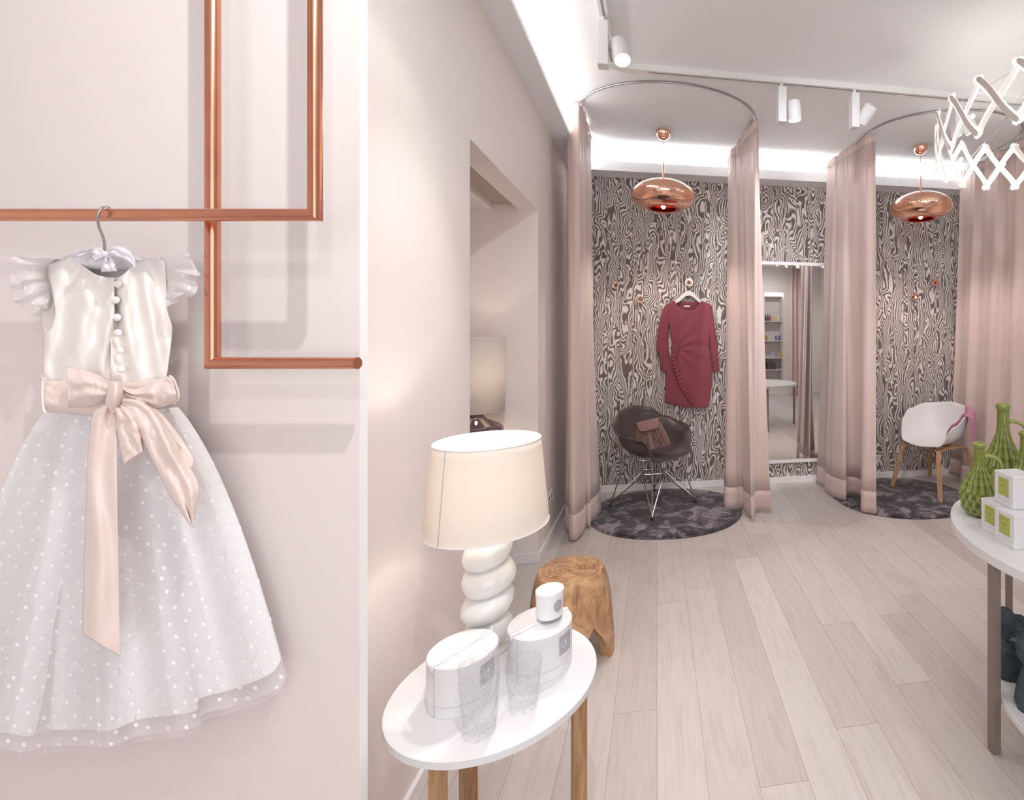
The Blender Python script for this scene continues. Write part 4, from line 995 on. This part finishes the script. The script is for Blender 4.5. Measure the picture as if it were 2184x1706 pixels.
# ------------------------------------------------------------------ wall hooks and burgundy dress
for (x, y), lb in (((1313, 609), 'leftmost copper wall hook, left of the burgundy dress'), ((1365, 639), 'lower copper wall hook above the brown armchair'), ((1469, 603), 'copper wall hook the burgundy dress hangs from'),
                   ((1990, 604), 'upper right copper wall hook in the right fitting room'), ((1944, 634), 'lower copper wall hook above the white armchair')):
    p = atY(x, y, 4.589); big = .037 if x in (1469, 1990) else .031
    o = MB().lathe([(0, 0), (big * .55, 0), (big * .60, -.006), (big * .35, -.012), (big * .35, -.030), (big * .9, -.046), (big, -.052), (big * .86, -.053), (big * .3, -.044), (0, -.043)][::1], 32, R=Matrix.Rotation(-pi / 2, 3, 'X')).build('wall_hook', M['copper'])
    # the lathe axis now points along -y into the room
    o.location = (p.x, 4.589, p.z); o.rotation_euler = (0, 0, pi) if False else (0, 0, 0)
    tag(o, lb, 'wall hook', 'round copper wall hooks')
    MB().ball((0, -.047, 0), big * .27, 14).build('centre_knob', M['shell'], o)
def pb(x, y, d): return atY(x, y, 4.59 - d)
hk = thing('coat_hanger', 'white wooden coat hanger on a copper wall hook', 'hanger', pb(1469, 625, .045))
arm = [(1433, 646), (1440, 641), (1450, 633), (1459, 624), (1465, 620.5), (1469, 619.6), (1473, 620.5), (1480, 625), (1488, 634), (1497, 642), (1505, 648), (1500, 651), (1492, 646), (1483, 638), (1476, 632), (1469, 630), (1462, 632), (1455, 638), (1446, 645), (1438, 650)]
MB().prism(arm, .034, .050, pb).build('hanger_body', M['white'], hk, world=True, bevel=.002)
MB().tube([pb(1469, 622, .042), pb(1469, 612, .042), pb(1472, 606, .043), pb(1470, 602, .044), pb(1466, 603, .044)], .0018, 8).build('hanger_hook', M['steel'], hk, world=True)
bd = thing('dress', 'burgundy long sleeved wrap dress hanging on the zebra wallpaper', 'dress', pb(1467, 760, .04))
def pch(name, ea, eb, base_, bul, amp, sd, m=M['burgundy'], nu=26, nv=60, solid=.0015):
    return patch(name, ea, eb, (lambda u, v, x, y: .0445 + .026 * max(.02, sin(pi * (x - 1417) / 101)) ** .6 * 1.0 + .0022 * nz(x * .12, y * .03, 4) + .004 * sin(atan2(y - 745, x - 1441) * 11) * (1 - .6 * u)) if name == 'wrap_panel' else lambda u, v, x, y: base_ + bul * sin(pi * u) ** .7 + amp * (sin(x * .42 + y * .06 + sd) * .5 + nz(x * .10, y * .05, sd)), m, bd, nu, nv, pb, solid)
pch('back_panel', [(1441, 644), (1436, 700), (1434, 740)], [(1496, 643), (1504, 700), (1506, 740)], .024, 0, 0, 1, M['burgundydark'], 8, 20)
# bodice and skirt, ruled from neckline to hem
NK = [(1418, 652), (1428, 645), (1438, 641.5), (1443, 648), (1451, 657), (1464, 662.6), (1479, 661), (1488, 654), (1494, 643), (1502, 644), (1511, 647), (1519, 653)]
HM = [(1417.5, 858), (1428, 861), (1442, 864), (1458, 868), (1470, 868.5), (1487, 869), (1500, 867.5), (1512.7, 865.6)]
nu, nv = 60, 90; A = arc_interp([(*p, 0) for p in NK], nu); B = arc_interp([(*p, 0) for p in HM], nu); P = []
wl = [(0, 1418), (.12, 1425), (.27, 1429), (.42, 1433), (.50, 1431), (.62, 1424), (.8, 1418.5), (1, 1417.5)]; wr = [(0, 1519), (.15, 1517), (.3, 1513.5), (.42, 1513), (.5, 1515), (.62, 1519), (.78, 1518), (1, 1512.7)]
def tab(t_, T_):
    for (a0_, v0), (a1_, v1) in zip(T_, T_[1:]):
        if t_ <= a1_: f = (t_ - a0_) / (a1_ - a0_); f = f * f * (3 - 2 * f); return v0 + (v1 - v0) * f
    return T_[-1][1]
for j in range(nv):
    v = j / (nv - 1); row = []
    for i in range(nu):
        u = i / (nu - 1); y = A[i].y + (B[i].y - A[i].y) * v; xs = A[i].x + (B[i].x - A[i].x) * v
        xw = tab(v, wl) + (tab(v, wr) - tab(v, wl)) * u; k = min(1, v * 5); x = xs * (1 - k) + xw * k
        d_ = sqrt((x - 1441) ** 2 + (y - 745) ** 2); ang = atan2(y - 745, x - 1441)
        f_ = .0065 * sin(ang * 11 + 2 * nz(d_ * .02, 1)) * min(1, d_ / 20) * max(0, 1 - d_ / 110) + .0022 * nz(x * .12, y * .03, 4)
        row.append(pb(x, y, .040 + .026 * sin(pi * u) ** .6 + f_))
    P.append(row)
MB().grid(P).build('body', M['burgundy'], bd, world=True, solid=.0015, angle=0)
pch('sleeve', [(1419, 650), (1408, 678), (1400, 738), (1405.5, 758), (1413, 794.5)], [(1430, 660), (1426, 690), (1425, 725), (1427, 757), (1426, 794)], .034, .018, .003, 3)
pch('sleeve', [(1518, 651), (1524, 692), (1531, 747), (1534.7, 791)], [(1510, 665), (1511, 700), (1515, 745), (1521, 794)], .034, .018, .003, 5)
pch('wrap_panel', [(1439, 752), (1446, 790), (1462, 826), (1480, 858), (1486, 871)], [(1510, 752), (1517, 790), (1517, 826), (1514, 852), (1512, 866)], 0, 0, 0, 8, nu=40)
def ruf(u, v, x, y): return .074 + .010 * sin(v * 95) * u + .004 * u
patch('ruffle', [(1441, 754), (1446, 775), (1452, 800), (1466, 828), (1482, 855), (1488, 868)], [(1430, 758), (1435, 780), (1443, 806), (1456, 834), (1474, 860), (1486, 873)], ruf, M['burgundy'], bd, 10, 260, pb, .0012)
patch('gather', [(1440, 735), (1438, 750), (1441, 764)], [(1452, 728), (1446, 745), (1444, 762)], lambda u, v, x, y: .072 + .008 * sin(pi * u) + .002 * sin(u * 14), M['burgundy'], bd, 14, 14, pb)
MB().box(-.027, .027, -.001, .001, -.006, .006).build('neck_label', M['trim'], bd, world=False).location = (pb(1465, 653, .028) - bd.location)

# ------------------------------------------------------------------ right display table
GX, GY, GZ, GR = 1.739, 1.549, .690, .600
t = thing('display_table', 'large round white display table with taupe metal legs at right', 'table', (GX, GY, 0))
MB().lathe([(0, GZ - .036), (GR - .002, GZ - .036), (GR, GZ - .034), (GR, GZ - .002), (GR - .002, GZ), (0, GZ)], 192).build('tabletop', M['white'], t, angle=30)
MB().lathe([(0, .176), (.388, .176), (.39, .178), (.39, .198), (.388, .2), (0, .2)], 160).build('lower_shelf', M['white'], t, angle=30).location = (-.197, -.187, 0)
for a in (184, 92, 2, 272):
    o = MB().box(-.015, .015, -.015, .015, 0, GZ - .036).build('leg', M['tablemetal'], t, smooth=False, bevel=.001)
    o.location = (.580 * cos(radians(a)), .580 * sin(radians(a)), 0); o.rotation_euler = (0, 0, radians(0 if a in (184, 2) else 45))
# green vases
def vase(x, y, h, rb_, label, hang):
    t = thing('vase', label, 'vase', (x, y, GZ), group='green pleated jug vases')
    n, rows = 168, 130; P = []
    prof = [(0, .60), (.02, .74), (.06, .86), (.14, .97), (.24, 1.0), (.34, .95), (.44, .80), (.54, .58), (.62, .42), (.70, .33), (.76, .30), (.90, .285), (.93, .29), (.945, .345), (.965, .365), (.985, .355), (1, .31)]
    for j in range(rows):
        v = j / (rows - 1); R0 = rb_ * tab(v, prof); row = []
        for i in range(n):
            a = 2 * pi * i / n; k = 14; tri = lambda x_: 1 - abs((x_ % 1) * 2 - 1)
            if v < .36: f = tri(a * k / (2 * pi) + v * 5.5) * .5 + tri(a * k / (2 * pi) - v * 5.5) * .5; am = .19
            else: f = tri(a * k / (2 * pi)); am = .17 * max(.2, 1 - max(0, v - .60) / .14) if v < .76 else .02
            if v < .03 or v > .92: am = 0
            row.append(Vector((R0 * (1 - am * .5 + am * f) * cos(a), R0 * (1 - am * .5 + am * f) * sin(a), v * h)))
        P.append(row)
    Q2 = [[Vector((p.x * k_, p.y * k_, h * z_)) for p in P[-1]] for k_, z_ in ((.80, .997), (.72, .96), (.70, .80))]
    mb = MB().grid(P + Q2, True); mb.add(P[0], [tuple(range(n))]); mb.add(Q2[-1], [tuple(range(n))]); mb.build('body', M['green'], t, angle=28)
    c_, s_ = cos(hang), sin(hang); f = lambda r, z: Vector((r * c_, r * s_, z * h))
    MB().tube(arc_interp([f(rb_ * .26, .81), f(rb_ * .55, .815), f(rb_ * .95, .78), f(rb_ * 1.15, .70), f(rb_ * 1.12, .60), f(rb_ * .85, .50), f(rb_ * .66, .47)], 40), [.0105 - .0022 * sin(pi * i / 39) for i in range(40)], 14).build('handle', M['green'], t, angle=0)
    return t
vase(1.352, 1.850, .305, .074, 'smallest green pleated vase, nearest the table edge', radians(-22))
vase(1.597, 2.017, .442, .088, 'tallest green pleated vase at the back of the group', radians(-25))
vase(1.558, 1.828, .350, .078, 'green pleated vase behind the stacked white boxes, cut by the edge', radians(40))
# boxes with lime labels
def cbox(x, y, z, label):
    t = thing('candle_box', label, 'box', (x, y, z), group='white candle boxes with lime labels')
    w_, h_ = .0965, .121
    MB().box(0, w_, 0, w_, .0004, h_ - .012).build('box_base', M['white'], t, smooth=False, bevel=.0012)
    MB().box(-.0006, w_ + .0006, -.0006, w_ + .0006, h_ - .0118, h_).build('box_lid', M['white'], t, smooth=False, bevel=.0012)
    lb = MB().box(-.0009, -.0001, .021, .075, .036, .103).build('label', M['limelabel'], t, smooth=False)
    pr = MB()
    for z_, a0_, a1_, n_ in ((.092, .031, .065, 9), (.074, .034, .062, 8), (.068, .043, .053, 3), (.058, .043, .053, 3)):
        for k in range(n_): y_ = a0_ + (a1_ - a0_) * k / n_; pr.box(-.0012, -.0010, y_, y_ + (a1_ - a0_) / n_ * .6, z_, z_ + .0018)
    pr.build('print', M['dark'], lb, smooth=False)
    pr = MB()
    for k in range(14): pr.box(-.0003, -.0001, .018 + .0045 * k, .021 + .0045 * k, .022, .0232)
    pr.build('small_print', M['linegrey'], t, smooth=False)
cbox(1.262, 1.6185, GZ, 'white candle box with lime label, lower left of the stack')
cbox(1.246, 1.518, GZ, 'white candle box with lime label, lower right of the stack')
cbox(1.285, 1.572, GZ + .1216, 'white candle box with lime label on top of the other two')
# slate birds
def bird(x, y, rz, sc, label, tagged):
    t = thing('bird_figurine', label, 'figurine', (x, y, .2), rz, 'slate blue bird figurines on the lower shelf'); t.scale = (sc, sc, sc)
    rk = []; n = 48
    for j in range(26):
        v = j / 25; z = .135 * v; r = (.062 - .012 * v - .016 * v ** 4) * (1 if v > .04 else .93)
        rk.append([Vector((r * cos(a) * (1 + .16 * nz(cos(a) * 1.6, sin(a) * 1.6, z * 14 + x * 9)), r * sin(a) * .86 * (1 + .16 * nz(cos(a) * 1.6 + 5, sin(a) * 1.6, z * 14)), z)) for a in [2 * pi * i / n for i in range(n)]])
    mb = MB().grid(rk, True); mb.add(rk[0], [tuple(range(n))]); mb.add(rk[-1], [tuple(range(n))]); mb.build('rock_base', M['slate'], t)
    P = []                                               # body: one surface swept along a curved spine from tail to crown
    sp = arc_interp([(-.105, 0, .128), (-.075, 0, .142), (-.042, 0, .155), (-.008, 0, .170), (.016, 0, .190), (.026, 0, .212), (.030, 0, .232), (.031, 0, .250)], 40)
    rd = [(0, .004), (.10, .011), (.25, .030), (.42, .046), (.56, .050), (.68, .046), (.78, .039), (.86, .036), (.93, .029), (.98, .014), (1, .002)]
    for i, p in enumerate(sp):
        a_ = sp[max(0, i - 1)]; b_ = sp[min(39, i + 1)]; tg = (b_ - a_).normalized(); up_ = Vector((0, 1, 0)).cross(tg).normalized(); r = tab(i / 39, rd)
        P.append([p + Vector((0, 1, 0)) * r * .86 * cos(a) + up_ * -r * sin(a) for a in [2 * pi * k / 32 for k in range(32)]])
    mb = MB().grid(P, True); mb.add(P[0], [tuple(range(32))]); mb.add(P[-1], [tuple(range(32))]); body = mb.build('body', M['slate'], t, angle=0)
    MB().tube([(.058, 0, .226), (.072, 0, .226), (.086, 0, .223)], [.0085, .0055, .0008], 12).build('beak', M['slate'], body)
    for s_ in (-1, 1):
        MB().ball((.048, s_ * .0250, .234), .0045, 10).build('eye', M['shell'], body)
        MB().ball((-.022, s_ * .038, .172), .042, 20, (1.25, .18, .62), Matrix.Rotation(radians(14), 3, 'Y')).build('wing', M['slate'], body)
    if tagged:
        MB().tube([(.045 + .012 * cos(a), -.047, .135 + .016 * sin(a)) for a in [2 * pi * k / 20 for k in range(20)]], .0012, 6, closed=True).build('tag_ring', M['chrome'], t)
        L_ = MB().box(0, .0028, 0, .0008, 0, .018)
        L_.tube([(.0014 + .006 * sin(pi * k_ / 12), .0004, .0132 + .0044 * cos(pi * k_ / 12)) for k_ in range(13)], .0013, 6)
        L_.build('tag_letter', M['trim'], t).location = (.043, -.0478, .126)
bird(1.290, 1.585, radians(172), 1.0, 'slate blue bird figurine on a rock, left of the others on the shelf', True)
bird(1.252, 1.428, radians(165), 1.0, 'slate blue bird figurine nearest the shelf rim, cut by the picture edge', False)

# ------------------------------------------------------------------ recess: lamp, radiator; sockets
t = thing('table_lamp', 'lamp with drum shade and plum glass base in the wall recess', 'lamp', (-1.035, 3.00, .78))
zt, zb_ = 1.435 - .78, 1.010 - .78
s3 = MB().lathe([(.152, zb_), (.152, zt)], 96).build('lamp_shade', M['shade'], t, solid=.0015, angle=0)
MB().tube([(.152 * cos(a), .152 * sin(a), zt) for a in [2 * pi * k / 80 for k in range(80)]], .002, 6, closed=True).build('rim', M['white'], s3)
MB().lathe([(0, .002), (.135, .002), (.145, .012), (.147, .10), (.140, .135), (.120, .152), (.060, .178), (.040, .20), (.036, .235)], 64).build('glass_base', M['plumglass'], t, angle=0)
MB().lathe([(.036, .235), (.030, .235), (.030, .19), (0, .19)], 24).build('neck', M['chrome'], t)
MB().tube(arc_interp([(0, -.02, .22), (-.01, -.05, .16), (-.03, -.07, .10), (-.07, -.09, .05), (-.11, -.09, .01)], 24), .0028, 6).build('cord', M['black'], t)
MB().ball((0, 0, .36), .03, 16).build('bulb', M['bulbwarm'], t)
light('recess_lamp_glow', 'POINT', (-1.035, 3.0, 1.20), 2.0, (1, .92, .82), .03)
t = thing('radiator', 'white ribbed panel radiator under the recess sill', 'radiator', (-.93, 2.68, .12))
mb = MB()
for k in range(22): y_ = 2.20 + k * .045; mb.box(-.905, -.893, y_, y_ + .033, .14, .66)
mb.build('ribbed_panel', M['white'], t, smooth=False, world=True, bevel=.004)
MB().box(-1.0, -.905, 2.19, 3.20, .13, .67).build('body', M['white'], t, smooth=False, world=True, bevel=.004)
for y_ in (2.30, 3.05): MB().box(-.98, -.93, y_, y_ + .03, 0, .13).build('foot', M['white'], t, smooth=False, world=True)
so = thing('wall_socket', 'white triple power socket low on the left wall beyond the recess', 'socket', (WX, 3.52, .31))
MB().box(WX, WX + .009, 3.42, 3.64, .27, .352).build('cover_plate', M['white'], so, smooth=False, world=True, bevel=.002)
for k in range(3): MB().lathe([(0, .009), (.020, .009), (.021, .0115), (.030, .0115), (.030, .009)], 24, R=Matrix.Rotation(pi / 2, 3, 'Y')).build('outlet', M['trim'], so).location = (0, -.065 + .073 * k, 0)
